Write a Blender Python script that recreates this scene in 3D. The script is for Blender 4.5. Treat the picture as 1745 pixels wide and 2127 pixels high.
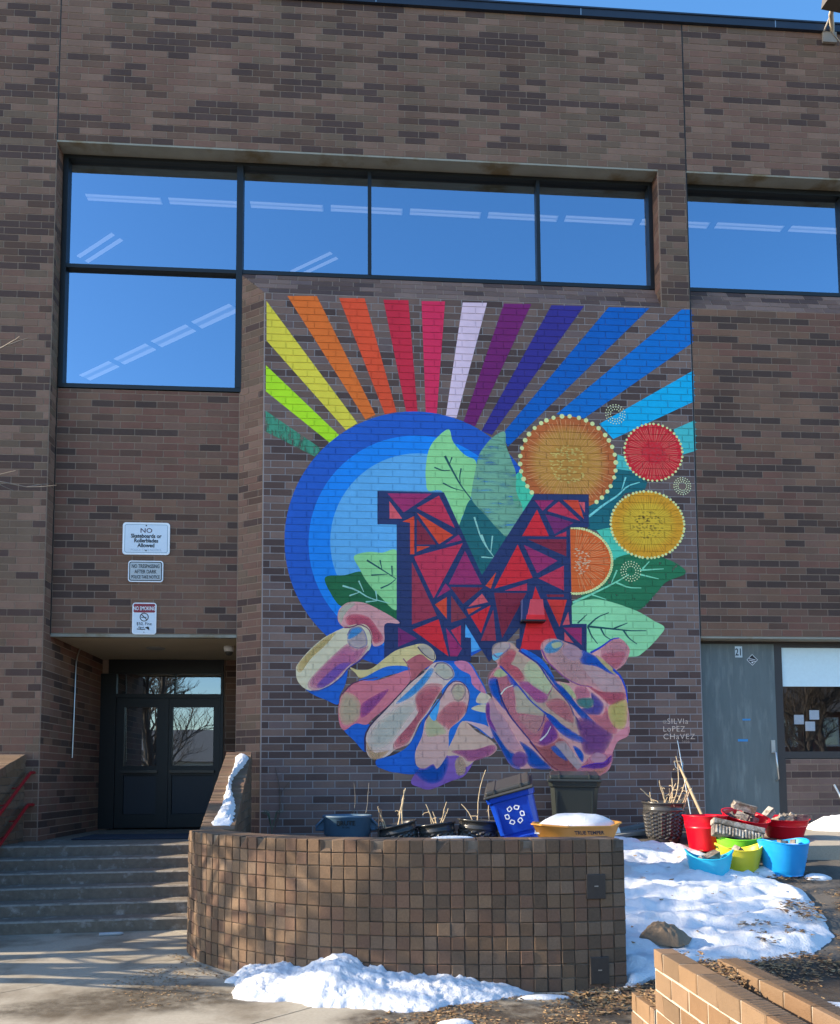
import bpy, bmesh, math, random
from mathutils import Vector, Matrix, noise
from mathutils.geometry import tessellate_polygon
random.seed(7)
R = math.radians
for o in list(bpy.data.objects): bpy.data.objects.remove(o)
SC = bpy.context.scene
COL = SC.collection

# ---------------------------------------------------------------- camera, sky, sun, exposure
YAW, PITCH, ROLL = .0691, .0701, -.0055
CAM = Vector((1.4538, -10.8832, 1.57))
_fw = Vector((math.sin(YAW)*math.cos(PITCH), math.cos(YAW)*math.cos(PITCH), math.sin(PITCH)))
_rt = Vector((math.cos(YAW), -math.sin(YAW), 0)); _up = _rt.cross(_fw)
_r = math.cos(ROLL)*_rt + math.sin(ROLL)*_up; _u = -math.sin(ROLL)*_rt + math.cos(ROLL)*_up
cd = bpy.data.cameras.new('camera'); cam = bpy.data.objects.new('camera', cd); COL.objects.link(cam)
cam.matrix_world = Matrix(((_r.x, _u.x, -_fw.x, CAM.x), (_r.y, _u.y, -_fw.y, CAM.y), (_r.z, _u.z, -_fw.z, CAM.z), (0, 0, 0, 1)))
cd.sensor_fit = 'HORIZONTAL'; cd.sensor_width = 36; cd.lens = 36*1620.04/1745
cd.shift_y = (1505.31-1063.5)/1745; cd.clip_start = .05; cd.clip_end = 2000
SC.camera = cam
SUN_EL, SUN_AZ = R(26), R(-89.4)          # azimuth measured from +Y towards +X
w = bpy.data.worlds.new('World'); SC.world = w; w.use_nodes = True
nt = w.node_tree; bg = nt.nodes['Background']
sky = nt.nodes.new('ShaderNodeTexSky'); sky.sky_type = 'NISHITA'; sky.sun_disc = False
sky.sun_elevation = SUN_EL; sky.sun_rotation = SUN_AZ; sky.altitude = 100; sky.air_density = 1.0; sky.dust_density = .8; sky.ozone_density = 1.6
hs = nt.nodes.new('ShaderNodeHueSaturation'); hs.inputs['Saturation'].default_value = 1.28
nt.links.new(sky.outputs[0], hs.inputs['Color']); nt.links.new(hs.outputs[0], bg.inputs[0]); bg.inputs[1].default_value = .15
sd = bpy.data.lights.new('sun', 'SUN'); sun = bpy.data.objects.new('sun', sd); COL.objects.link(sun)
sd.energy = 3.9; sd.angle = R(.55); sd.color = (1, .84, .63)
sdir = Vector((math.sin(SUN_AZ)*math.cos(SUN_EL), math.cos(SUN_AZ)*math.cos(SUN_EL), math.sin(SUN_EL)))
sun.rotation_euler = (-sdir).to_track_quat('-Z', 'Y').to_euler(); sun.location = (-20, 0, 12)
SC.view_settings.view_transform = 'Standard'; SC.view_settings.look = 'None'
SC.view_settings.exposure = 1.42; SC.view_settings.gamma = 1; SC.view_settings.use_curve_mapping = False
SC.render.engine = 'CYCLES'

# ---------------------------------------------------------------- helpers
def lin(c): return tuple((v/12.92 if v <= .04045 else ((v+.055)/1.055)**2.4) for v in (x/255 for x in c[:3]))
def sc(c, k, wm=(1,1,1)): return tuple(min(.9, v*k*q) for v, q in zip(c, wm))
def material(name, col, rough=.7, metal=0, var=.12, scale=6, bump=0, bscale=60, col2=None, c2scale=2, c2t=(.45, .6), spec=.5, island=0, stretch=None, transp=None, ior=None, stain=0):
    m = bpy.data.materials.new(name); m.use_nodes = True
    t = m.node_tree; N = t.nodes; L = t.links; p = N['Principled BSDF']
    p.inputs['Roughness'].default_value = rough; p.inputs['Metallic'].default_value = metal
    p.inputs['Specular IOR Level'].default_value = spec
    if ior: p.inputs['IOR'].default_value = ior
    g = N.new('ShaderNodeNewGeometry'); pos = g.outputs['Position']
    if stretch:
        mp = N.new('ShaderNodeMapping'); mp.inputs['Scale'].default_value = stretch; L.new(pos, mp.inputs[0]); pos = mp.outputs[0]
    def nz(s, d=4):
        n = N.new('ShaderNodeTexNoise'); n.inputs['Scale'].default_value = s; n.inputs['Detail'].default_value = d; n.inputs['Roughness'].default_value = .6
        L.new(pos, n.inputs['Vector']); return n.outputs['Fac']
    def mth(op, a, b=None):
        n = N.new('ShaderNodeMath'); n.operation = op
        for i, v in enumerate((a, b)):
            if v is None: continue
            if isinstance(v, (int, float)): n.inputs[i].default_value = v
            else: L.new(v, n.inputs[i])
        return n.outputs[0]
    base = N.new('ShaderNodeRGB'); base.outputs[0].default_value = (*col, 1); c = base.outputs[0]
    if col2:
        mr = N.new('ShaderNodeMapRange'); L.new(nz(c2scale, 6), mr.inputs[0]); mr.inputs[1].default_value = c2t[0]; mr.inputs[2].default_value = c2t[1]
        mx = N.new('ShaderNodeMixRGB'); L.new(mr.outputs[0], mx.inputs[0]); L.new(c, mx.inputs[1]); mx.inputs[2].default_value = (*col2, 1); c = mx.outputs[0]
    f = mth('MULTIPLY_ADD', nz(scale, 5), 2*var); t.nodes[-1].inputs[2].default_value = 1-var
    if island:
        oi = N.new('ShaderNodeObjectInfo')
        s = mth('FRACT', mth('ADD', g.outputs['Random Per Island'], oi.outputs['Random']))
        f = mth('MULTIPLY', f, mth('ADD', mth('MULTIPLY', s, 2*island), 1-island))
    hv = N.new('ShaderNodeHueSaturation'); L.new(c, hv.inputs['Color']); L.new(f, hv.inputs['Value']); L.new(hv.outputs[0], p.inputs['Base Color'])
    if stain:
        sn = N.new('ShaderNodeTexNoise'); sn.inputs['Scale'].default_value = 1.1; sn.inputs['Detail'].default_value = 6; mp = N.new('ShaderNodeMapping'); mp.inputs['Scale'].default_value = (1.6, 1.6, .32)
        L.new(g.outputs['Position'], mp.inputs[0]); L.new(mp.outputs[0], sn.inputs['Vector']); f2 = mth('MULTIPLY', f, mth('ADD', mth('MULTIPLY', sn.outputs['Fac'], 2*stain), 1-stain)); L.new(f2, hv.inputs['Value'])
    if bump:
        b = N.new('ShaderNodeBump'); b.inputs['Strength'].default_value = bump; b.inputs['Distance'].default_value = .01
        L.new(nz(bscale, 4), b.inputs['Height']); L.new(b.outputs[0], p.inputs['Normal'])
    if transp:       # worn away paint or thin stain: noise holes, optionally streaked
        n = N.new('ShaderNodeTexNoise'); n.inputs['Scale'].default_value = transp[0]; n.inputs['Detail'].default_value = 5; n.inputs['Roughness'].default_value = .65
        mp = N.new('ShaderNodeMapping'); mp.inputs['Scale'].default_value = transp[3]; L.new(g.outputs['Position'], mp.inputs[0]); L.new(mp.outputs[0], n.inputs['Vector'])
        mr = N.new('ShaderNodeMapRange'); L.new(n.outputs['Fac'], mr.inputs[0]); mr.inputs[1].default_value = transp[1]; mr.inputs[2].default_value = transp[2]; mr.inputs[3].default_value = 1; mr.inputs[4].default_value = .12
        L.new(mr.outputs[0], p.inputs['Alpha'])
    return m

class MB:
    def __init__(s): s.v = []; s.f = []; s.m = []; s.sm = []
    def add(s, vs, fs, mi=0, smooth=False):
        o = len(s.v); s.v += [tuple(x) for x in vs]
        for f in fs: s.f.append([i+o for i in f]); s.m.append(mi); s.sm.append(smooth)
    def box(s, x0, x1, y0, y1, z0, z1, mi=0):
        s.add([(x0,y0,z0),(x1,y0,z0),(x1,y1,z0),(x0,y1,z0),(x0,y0,z1),(x1,y0,z1),(x1,y1,z1),(x0,y1,z1)],
              [(0,3,2,1),(4,5,6,7),(0,1,5,4),(1,2,6,5),(2,3,7,6),(3,0,4,7)], mi)
    def bbox(s, x0, x1, y0, y1, z0, z1, b, mi=0):   # box with chamfered edges
        bm = bmesh.new(); r = bmesh.ops.create_cube(bm, size=1)
        for q in bm.verts: q.co = Vector(((x0+x1)/2+q.co.x*(x1-x0), (y0+y1)/2+q.co.y*(y1-y0), (z0+z1)/2+q.co.z*(z1-z0)))
        bmesh.ops.bevel(bm, geom=bm.edges[:], offset=b, segments=2, affect='EDGES', profile=.5)
        s.bm(bm, mi)
    def bm(s, bm, mi=0, smooth=False):
        bm.verts.index_update(); s.add([q.co.copy() for q in bm.verts], [[q.index for q in f.verts] for f in bm.faces], mi, smooth); bm.free()
    def xf(s, M, a=0):
        for i in range(a, len(s.v)): s.v[i] = tuple(M @ Vector(s.v[i]))
    def prism(s, poly, d, mi=0, back=True):         # front polygon (3d, ccw seen from outside) pushed back by vector d
        n = len(poly); a = [Vector(p) for p in poly]; b = [p+d for p in a]
        s.add(a+b, [list(range(n))]+([list(range(2*n-1, n-1, -1))] if back else [])+[(i, n+i, n+(i+1) % n, (i+1) % n) for i in range(n)], mi)
    def tube(s, pts, rad, n=6, mi=0, cap=True, smooth=True):
        pts = [Vector(p) for p in pts]; k = len(pts)
        if not isinstance(rad, (list, tuple)): rad = [rad]*k
        vs = []; prev = None
        for i, p in enumerate(pts):
            d = (pts[min(i+1, k-1)]-pts[max(i-1, 0)]).normalized()
            if prev is None: a = d.orthogonal().normalized()
            else:
                a = prev-d*prev.dot(d); a = a.normalized() if a.length > 1e-6 else d.orthogonal().normalized()
            prev = a; b = d.cross(a)
            for j in range(n):
                t = 2*math.pi*j/n; vs.append(p+(a*math.cos(t)+b*math.sin(t))*rad[i])
        fs = [(i*n+j, i*n+(j+1) % n, (i+1)*n+(j+1) % n, (i+1)*n+j) for i in range(k-1) for j in range(n)]
        s.add(vs, fs, mi, smooth)
        if cap: s.add([vs[j] for j in range(n)], [list(range(n-1, -1, -1))], mi); s.add(vs[-n:], [list(range(n))], mi)
    def lathe(s, prof, c, n=32, mi=0, sx=1, sy=1, smooth=True, fn=None):   # profile [(r,z)]
        vs = []
        for i, (r, z) in enumerate(prof):
            for j in range(n):
                t = 2*math.pi*j/n; rr = r*(fn(i, j, t) if fn else 1)
                vs.append((c[0]+rr*sx*math.cos(t), c[1]+rr*sy*math.sin(t), c[2]+z))
        s.add(vs, [(i*n+j, i*n+(j+1) % n, (i+1)*n+(j+1) % n, (i+1)*n+j) for i in range(len(prof)-1) for j in range(n)], mi, smooth)
    def mesh(s, name, mats):
        me = bpy.data.meshes.new(name); me.from_pydata(s.v, [], s.f)
        for m in (mats if isinstance(mats, (list, tuple)) else [mats]): me.materials.append(m)
        me.polygons.foreach_set('material_index', s.m); me.polygons.foreach_set('use_smooth', s.sm); me.update()
        return me
    def build(s, name, mats, parent=None, **kw):
        return link(name, s.mesh(name, mats), parent, **kw)

def link(name, me, parent=None, loc=None, label=None, cat=None, group=None, kind=None):
    o = bpy.data.objects.new(name, me); COL.objects.link(o)
    if loc is not None: o.location = loc
    if parent is not None:
        o.parent = parent
        if parent.type == 'EMPTY': o.matrix_parent_inverse = Matrix.Translation(-parent.location)
    return tag(o, label, cat, group, kind)
def tag(o, label=None, cat=None, group=None, kind=None):
    for k, v in (('label', label), ('category', cat), ('group', group), ('kind', kind)):
        if v: o[k] = v
    return o
def thing(name, loc, label, cat, group=None):
    o = bpy.data.objects.new(name, None); COL.objects.link(o); o.location = loc; o.empty_display_size = .1
    return tag(o, label, cat, group)
def copy_tree(o, parent=None):
    c = o.copy(); COL.objects.link(c)
    if parent is not None: c.parent = parent
    for ch in list(o.children): copy_tree(ch, c)
    return c
def text_mesh(body, size, M, mat, name, parent=None, align='CENTER', sx=1, space=1, bold=0, ext=.0008):
    cu = bpy.data.curves.new('txt', 'FONT'); cu.body = body; cu.size = size; cu.align_x = align; cu.space_character = space
    cu.extrude = ext; cu.offset = bold; cu.resolution_u = 3
    o = bpy.data.objects.new('txt', cu); COL.objects.link(o)
    dg = bpy.context.evaluated_depsgraph_get(); me = bpy.data.meshes.new_from_object(o.evaluated_get(dg))
    bpy.data.objects.remove(o); bpy.data.curves.remove(cu)
    me.transform(M @ Matrix.Diagonal((sx, 1, 1, 1))); me.materials.clear(); me.materials.append(mat); me.name = name
    return link(name, me, parent)
def facing(x, y, z): return Matrix.Translation((x, y, z)) @ Matrix.Rotation(R(90), 4, 'X')    # text on a -Y facing surface
def px_size(p):   # pixels per metre at a world point, 0 outside the frame
    d = Vector(p)-CAM; k = d.dot(_fw)
    if k < .1: return 0
    x = 872.5+1620*d.dot(_r)/k; y = 1505.3-1620*d.dot(_u)/k
    return 1620/k if -5 < x < 1750 and -5 < y < 2132 else 0
def clip_poly(poly, n, c):     # keep side n.p <= c, poly in 2d tuples
    out = []
    for i in range(len(poly)):
        a, b = poly[i], poly[(i+1) % len(poly)]
        da = a[0]*n[0]+a[1]*n[1]-c; db = b[0]*n[0]+b[1]*n[1]-c
        if da <= 0: out.append(a)
        if (da < 0 < db) or (db < 0 < da):
            t = da/(da-db); out.append((a[0]+(b[0]-a[0])*t, a[1]+(b[1]-a[1])*t))
    return out
def chaikin(p, it=2):
    for _ in range(it):
        q = []
        for i in range(len(p)):
            a, b = p[i], p[(i+1) % len(p)]
            q += [(a[0]*.75+b[0]*.25, a[1]*.75+b[1]*.25), (a[0]*.25+b[0]*.75, a[1]*.25+b[1]*.75)]
        p = q
    return p

# ---------------------------------------------------------------- materials
def tones(prefix, cols, k, warm=(1.24,.97,.85), speck=0, **kw): return [material('%s tone %d' % (prefix, i), sc(lin(c), k, warm), island=.10, var=.38 if speck else .14, scale=70 if speck else 25, stain=.28, rough=.85, bump=.25, bscale=120, spec=.25, **kw) for i, c in enumerate(cols)]
KB = 1.03
T_FAC = tones('brown brick', [(112,99,90),(106,93,84),(118,105,96),(112,95,87),(76,68,67),(86,75,69),(102,95,85)], KB)
T_RED = tones('red brown brick', [(108,92,84),(110,88,80),(102,89,80),(114,97,85),(73,66,64),(84,72,66),(105,84,77)], KB)
T_MUR = tones('grey brick', [(100,91,90),(106,98,98),(94,86,86),(111,103,102),(74,68,71),(83,75,76),(98,93,98)], KB*1.04, (1.34,1.0,.82))
T_SUN = tones('tan brick', [(121,101,84),(115,95,79),(126,106,89),(118,95,82),(104,89,77),(113,91,78),(124,106,92)], .80, (1.04,1,.93), speck=1)
T_PLT = tones('buff brick', [(146,116,86),(152,122,94),(142,110,80),(150,120,92),(138,112,86),(156,124,92),(146,118,90)], .64, (.95,1.0,1.08))
M_MORT = material('tan mortar', sc(lin((146,126,110)), KB), rough=.95, var=.2, scale=9)
M_MORTM = material('pale mortar', sc(lin((158,150,150)), KB), rough=.95, var=.25, scale=5)
M_MORTD = material('dark mortar', (.075,.06,.048), rough=.95, var=.5, scale=7, col2=(.16,.135,.11), c2scale=3)
M_MORTP = material('planter mortar', (.42,.36,.29), rough=.95, var=.25, scale=12)
M_FRAME = material('dark bronze frame', (.006,.0075,.009), rough=.45, var=.2)
M_COPE = material('blue black coping', (.02,.028,.045), rough=.4, var=.2)
M_SOFF = material('grey concrete soffit', (.30,.29,.24), rough=.9, var=.25, scale=3, col2=(.20,.15,.08), c2scale=1.3, c2t=(.5,.62), bump=.2)
M_PLAS = material('cream plaster', (.50,.42,.28), rough=.9, var=.15, scale=2)
M_BLACK = material('black seal', (.006,.006,.007), rough=.7)
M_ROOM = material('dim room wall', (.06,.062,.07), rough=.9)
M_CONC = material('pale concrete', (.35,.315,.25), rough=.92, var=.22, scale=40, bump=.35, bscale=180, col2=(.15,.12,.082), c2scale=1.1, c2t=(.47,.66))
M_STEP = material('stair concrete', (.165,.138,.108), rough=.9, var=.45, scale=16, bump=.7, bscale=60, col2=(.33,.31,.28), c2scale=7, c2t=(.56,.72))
M_ASPH = material('worn asphalt', (.115,.10,.082), rough=.95, var=.35, scale=70, bump=.6, bscale=160, col2=(.06,.05,.042), c2scale=1.2)
M_SOIL = material('dark soil', (.06,.045,.035), rough=.95, var=.4, scale=30, bump=.6, bscale=60)
M_SNOW = material('snow', (.68,.70,.73), rough=.8, var=.08, scale=30, bump=.8, bscale=60, spec=.2, col2=(.60,.60,.61), c2scale=5, c2t=(.55,.75))
M_RAIL = material('red handrail paint', (.30,.012,.016), rough=.4, var=.2)
M_WOOD = material('weathered wood', (.42,.31,.19), rough=.7, var=.3, scale=20, stretch=(1,1,.15))
M_BARKL = material('pale sunlit bark', (.22,.19,.16), rough=.9, var=.25, scale=30)  # lighter copy of the grey bark, sunlight put into its colour
M_BARK = material('grey bark', (.10,.08,.065), rough=.9, var=.35, scale=30, bump=.5, bscale=60)
M_TWIG = material('pale dry stems', (.52,.41,.26), rough=.85, var=.3, scale=30)
M_BLKP = material('black plastic', (.05,.048,.045), rough=.24, var=.1)
M_STEEL = material('bare steel', (.55,.55,.54), rough=.35, metal=.9, var=.1)
M_LEAF = [material('dead leaf %d' % i, c, rough=.8, var=.3, scale=40) for i, c in enumerate([(.20,.115,.05),(.27,.165,.075),(.11,.062,.034),(.33,.22,.11)])]
def glass_mat(name, fac, tint, rough=0):
    m = bpy.data.materials.new(name); m.use_nodes = True; t = m.node_tree; N = t.nodes; N.remove(N['Principled BSDF'])
    g = N.new('ShaderNodeBsdfGlossy'); g.inputs['Roughness'].default_value = rough; g.inputs['Color'].default_value = (*tint, 1)
    n = N.new('ShaderNodeTexNoise'); n.inputs['Scale'].default_value = .9; b = N.new('ShaderNodeBump'); b.inputs['Strength'].default_value = .012; b.inputs['Distance'].default_value = .05
    t.links.new(n.outputs[0], b.inputs['Height']); t.links.new(b.outputs[0], g.inputs['Normal'])
    tr = N.new('ShaderNodeBsdfTransparent'); tr.inputs['Color'].default_value = (.75,.8,.85,1)
    mx = N.new('ShaderNodeMixShader'); mx.inputs[0].default_value = fac; t.links.new(tr.outputs[0], mx.inputs[1]); t.links.new(g.outputs[0], mx.inputs[2])
    t.links.new(mx.outputs[0], N['Material Output'].inputs[0]); return m
M_GLASS = glass_mat('mirror coated glass', .60, (.64,.80,.97))
M_DGLASS = glass_mat('dark door glass', .32, (.75,.85,.92))
M_TUBE = bpy.data.materials.new('fluorescent tube'); M_TUBE.use_nodes = True
_p = M_TUBE.node_tree.nodes['Principled BSDF']; _p.inputs['Emission Color'].default_value = (.92,.95,1,1); _p.inputs['Emission Strength'].default_value = .16
M_GLOW = M_TUBE.copy(); M_GLOW.name = 'tube glow strip'; M_GLOW.node_tree.nodes['Principled BSDF'].inputs['Emission Strength'].default_value = .05  # soft glow around the tubes, put in as a dim emissive strip

# ---------------------------------------------------------------- brick laying
C_, B_ = .1031, .3048
J = .013                        # joint width
BR = []                         # every facade brick: (panel, front polygon 3d, depth vector, tone list, tone index)
def tone_run():
    st = {'d': 0}
    def f(u, v):
        if random.random() < .45: k = st['d']
        else: k = 1 if random.random() < .28+.3*noise.noise((u*.5, v*.6, 3)) else 0
        st['d'] = k
        if k: return random.choice((4, 5, 4))
        q = noise.noise((u*.33+5, v*.45, 8))+random.uniform(-.45, .45)
        return 3 if q > .28 else 6 if q < -.28 else random.choice((0, 1, 2))
    return f
def lay(O, U, V, Nn, reg, panel, tset, clips=(), off0=0, c=C_, b=B_, proud=.0045, vz0=None, third=1/3, tf=None):
    """bricks on the plane O + u U + v V; reg=(u0,u1,v0,v1); clips = [(n,c)] half planes in uv"""
    O, U, V, Nn = Vector(O), Vector(U), Vector(V), Vector(Nn); u0, u1, v0, v1 = reg; tf = tf or tone_run()
    base = v0 if vz0 is None else vz0
    k = math.floor((v0-base)/c+1e-6); out = []
    while base+k*c < v1-.012:
        a, d = max(v0, base+k*c), min(v1, base+(k+1)*c)
        o = off0+(third*b if k % 2 else 0)
        j = math.floor((u0-o)/b)
        while o+j*b < u1-.012:
            e, g = max(u0, o+j*b), min(u1, o+(j+1)*b); j += 1
            if g-e < .02 or d-a < .02: continue
            p = [(e+J/2, a+J/2), (g-J/2, a+J/2), (g-J/2, d-J/2), (e+J/2, d-J/2)]
            for n_, c_ in clips:
                p = clip_poly(p, n_, c_)
                if len(p) < 3: break
            if len(p) < 3: continue
            pr = proud+random.uniform(-.0012, .0012)
            BR.append((panel, [O+U*x+V*y+Nn*pr for x, y in p], -Nn*(proud+.004), tset, tf((e+g)/2, (a+d)/2))); out.append(p)
        k += 1
    return out

# ---------------------------------------------------------------- the school building
school = thing('school_building', (2, 0, 0), 'brown brick school building with mirrored upper windows, recessed entry and a wall mural', 'building')
Z_L, Z_T, Z_M, Z_S, Z_W = 3.62, 3.62+92*C_, 3.62+48*C_, 8.985, 3.62+69*C_   # lintel, wall top, mural top, sill back, window head
RX = .23                                                                      # recess depth
XP, XB, XR, XE = -2.955, -.38, 6.29, 10.5
def panel(name, mort, *boxes):
    m = MB()
    for b in boxes: m.box(*b)
    return m.build(name, mort, school)
X0 = -7.0
UX, UZ, NY = (1, 0, 0), (0, 0, 1), (0, -1, 0)
p_par = panel('parapet_wall', M_MORT, (X0, XE, 0, .3, Z_W, Z_T))
lay((0,0,0), UX, UZ, NY, (X0, XP-.004, Z_W, Z_T), p_par, T_FAC, off0=-.05, vz0=Z_L)
lay((0,0,0), UX, UZ, NY, (XP+.008, XR-.006, Z_W, Z_T), p_par, T_FAC, off0=.1, vz0=Z_L)
lay((0,0,0), UX, UZ, NY, (XR+.008, XE, Z_W, Z_T), p_par, T_FAC, off0=.2, vz0=Z_L)
p_lp = panel('corner_pier', M_MORT, (X0, XP, 0, 2.6, 0, Z_L), (X0, XP, 0, .36, Z_L, Z_W-.002))
lay((0,0,0), UX, UZ, NY, (X0, XP-.002, .1, Z_W), p_lp, T_FAC, off0=-.09, vz0=Z_L)
lay((XP,0,0), (0,1,0), UZ, (1,0,0), (.004, RX, Z_L, Z_W), p_lp, T_FAC, off0=.004, vz0=Z_L, b=.2)
p_al = p_lp
lay((XP,0,0), (0,1,0), UZ, (1,0,0), (.004, 2.42, .7, Z_L), p_al, T_RED, off0=.004, vz0=Z_L)
p_mu = panel('mural_wall', M_MORTM, (0, XR-.004, 0, .3, .0, Z_M))
mur_bricks = lay((0,0,0), UX, UZ, NY, (.006, XR-.010, .28, Z_M), p_mu, T_MUR, off0=.006, vz0=Z_L)
p_ri = panel('plain_wall', M_MORT, (XR+.002, XE, 0, .3, Z_L, Z_M))
lay((0,0,0), UX, UZ, NY, (XR+.010, XE, Z_L, Z_M), p_ri, T_RED, off0=.2, vz0=Z_L)
p_pi = panel('window_pier', M_MORT, (5.845, XR-.006, 0, .3, Z_M+.002, Z_W-.002))
lay((0,0,0), UX, UZ, NY, (5.85, XR-.010, Z_M, Z_W), p_pi, T_FAC, off0=5.95, vz0=Z_L)
lay((5.845,RX,0), (0,-1,0), UZ, (-1,0,0), (.0, RX-.004, Z_M, Z_W), p_pi, T_FAC, off0=-.1, vz0=Z_L)
p_ba = panel('entry_bay_wall', M_MORT, (XP+.01, XB+.02, RX, .4, Z_L+.02, 7.18))
lay((0,RX,0), UX, UZ, NY, (XP+.014, XB, Z_L+.02, 7.18), p_ba, T_RED, off0=-.33, vz0=Z_L)
p_lo = panel('low_wall', M_MORT, (7.51, XE, RX, .4, .3, 1.84))
lay((0,RX,0), UX, UZ, NY, (7.515, XE, .5, 1.84), p_lo, T_MUR, off0=7.4, vz0=Z_L)
# sloping brick sills, with mitred left end, and the splayed jamb
sv = Vector((0, RX, Z_S-Z_M)); sl = sv.length; svn = sv.normalized(); sn = Vector((0, -(Z_S-Z_M), RX)).normalized()
p_si = MB(); p_si.add([(XB,RX,Z_S),(0,0,Z_M),(5.845,0,Z_M),(5.845,RX,Z_S)], [(0,1,2,3)]); p_si.add([(XR+.002,RX,Z_S),(XR+.002,0,Z_M),(XE,0,Z_M),(XE,RX,Z_S)], [(0,1,2,3)]); p_si = p_si.build('sloped_sill', M_MORT, school)
lay((0,0,Z_M), UX, svn, sn, (XB, 5.842, .004, sl), p_si, T_MUR, clips=[((-sl, XB), 0)], off0=.05, c=sl/4.0)
lay((0,0,Z_M), UX, svn, sn, (XR+.012, XE, .004, sl), p_si, T_MUR, off0=.15, c=sl/4.0)
su = Vector((XB, RX, 0)); sul = su.length; sun_ = su.normalized(); spn = Vector((-RX, XB, 0)).normalized()
if spn.y > 0: spn = -spn
p_sp = MB(); p_sp.add([(0,0,.2),(0,0,Z_M),(XB,RX,Z_S),(XB,RX,.2)], [(0,1,2,3)]); p_sp = p_sp.build('splayed_jamb', M_MORT, school)
lay((0,0,0), sun_, UZ, spn, (.006, sul-.004, .28, Z_S), p_sp, T_FAC, clips=[((-(Z_S-Z_M)/sul, 1), Z_M)], off0=.0, b=.26, vz0=Z_L)
# entry alcove
AY = 2.40
p_en = panel('alcove_wall', M_MORT, (-.98, XB+.3, AY, AY+.2, .6, Z_L), (XB+.002, XB+.2, RX+.02, AY-.002, .6, Z_L), (XP+.01, -2.83, AY, AY+.2, .6, Z_L))
lay((0,AY,0), UX, UZ, NY, (-.93, XB-.002, .77, Z_L), p_en, T_RED, off0=-.7, vz0=Z_L)
s = MB(); s.box(XP+.006, XB-.002, RX+.1, AY+.2, Z_L-.02, Z_L+.016); s.build('alcove_ceiling', M_PLAS, school)
s = MB(); s.box(XP+.006, XB-.002, RX-.006, RX+.1, Z_L-.03, Z_L+.014); s.build('lintel', M_SOFF, school)
s = MB(); s.box(XR+.002, XE, -.004, .32, Z_L-.03, Z_L-.003); s.build('lintel', M_SOFF, school)
# window head soffits
s = MB(); s.box(XP+.002, 5.843, -.008, RX+.12, Z_W-.03, Z_W-.004); s.box(XR+.004, XE, -.008, RX+.12, Z_W-.03, Z_W-.004); s.build('window_soffit', M_SOFF, school)
# coping
s = MB(); s.box(X0, XE, -.05, .35, Z_T, Z_T+.135); s.box(X0, XE, -.062, -.05, Z_T+.115, Z_T+.14)
for x in (-1.5, 1.6, 4.7, 7.75): s.box(x, x+.012, -.054, -.05, Z_T+.002, Z_T+.112, 1)
s.build('roof_coping', [M_COPE, M_STEEL], school)
# control joints
for bx4 in ((XR-.007, XR+.009, -.0035, .012, Z_L, Z_T-.002), (XP-.003, XP+.009, -.0035, .01, Z_W+.002, Z_T-.002), (XP+.002, XP+.014, RX-.012, RX, Z_L, 7.2)):
    s = MB(); s.box(*bx4); s.build('control_joint', M_BLACK, school)
# body behind: roof, far sides, dim rooms
s = MB()
s.box(X0, XE, .3, 14, Z_T-.25, Z_T-.02); s.box(X0, XE, 13.8, 14, 0, Z_T-.25); s.box(X0, X0+.2, .3, 13.8, 0, Z_T-.25); s.box(XE-.2, XE, .45, 13.8, 0, Z_T-.25)
s.build('roof_and_rear', M_MORT, school)
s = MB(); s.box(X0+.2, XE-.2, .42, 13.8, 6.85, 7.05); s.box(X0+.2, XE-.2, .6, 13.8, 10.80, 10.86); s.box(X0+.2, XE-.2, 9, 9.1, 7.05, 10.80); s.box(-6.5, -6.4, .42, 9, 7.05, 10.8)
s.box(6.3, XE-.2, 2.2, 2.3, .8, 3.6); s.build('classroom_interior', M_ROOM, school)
lamps = MB()
def fixture(a, b, n=2, wd=.075):
    mi = 1 if n == 1 else 0
    a, b = Vector(a), Vector(b); d = (b-a).normalized(); s_ = Vector((-d.y, d.x, 0))
    for k in range(n):
        o = s_*((k-(n-1)/2)*wd*2); z = Vector((0, 0, 0))
        lamps.add([a+o-s_*wd*.45, b+o-s_*wd*.45, b+o+s_*wd*.45, a+o+s_*wd*.45], [(0,1,2,3)], mi)
x = -2.95
while x < 9.5: fixture((x, 1.16, 10.78), (x+1.16, 1.175, 10.78), 1, .17); fixture((x, 1.16, 10.775), (x+1.14, 1.175, 10.775), 2, .04); x += 1.28
q0, q1 = Vector((-5.05, 6.907, 10.78)), Vector((-1.05, 3.9, 10.78))
for k in range(4):
    fixture(q0.lerp(q1, .02+k*.25), q0.lerp(q1, .235+k*.25), 2, .10); fixture(q0.lerp(q1, .02+k*.25)+Vector((0,0,.004)), q0.lerp(q1, .235+k*.25)+Vector((0,0,.004)), 1, .30)
fixture((-3.55, 2.68, 10.78), (-2.75, 2.05, 10.78), 2, .08); fixture((.15, 2.86, 10.78), (.9, 2.3, 10.78), 2, .08)
lamps.build('ceiling_lights', [M_TUBE, M_GLOW], school)

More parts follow.
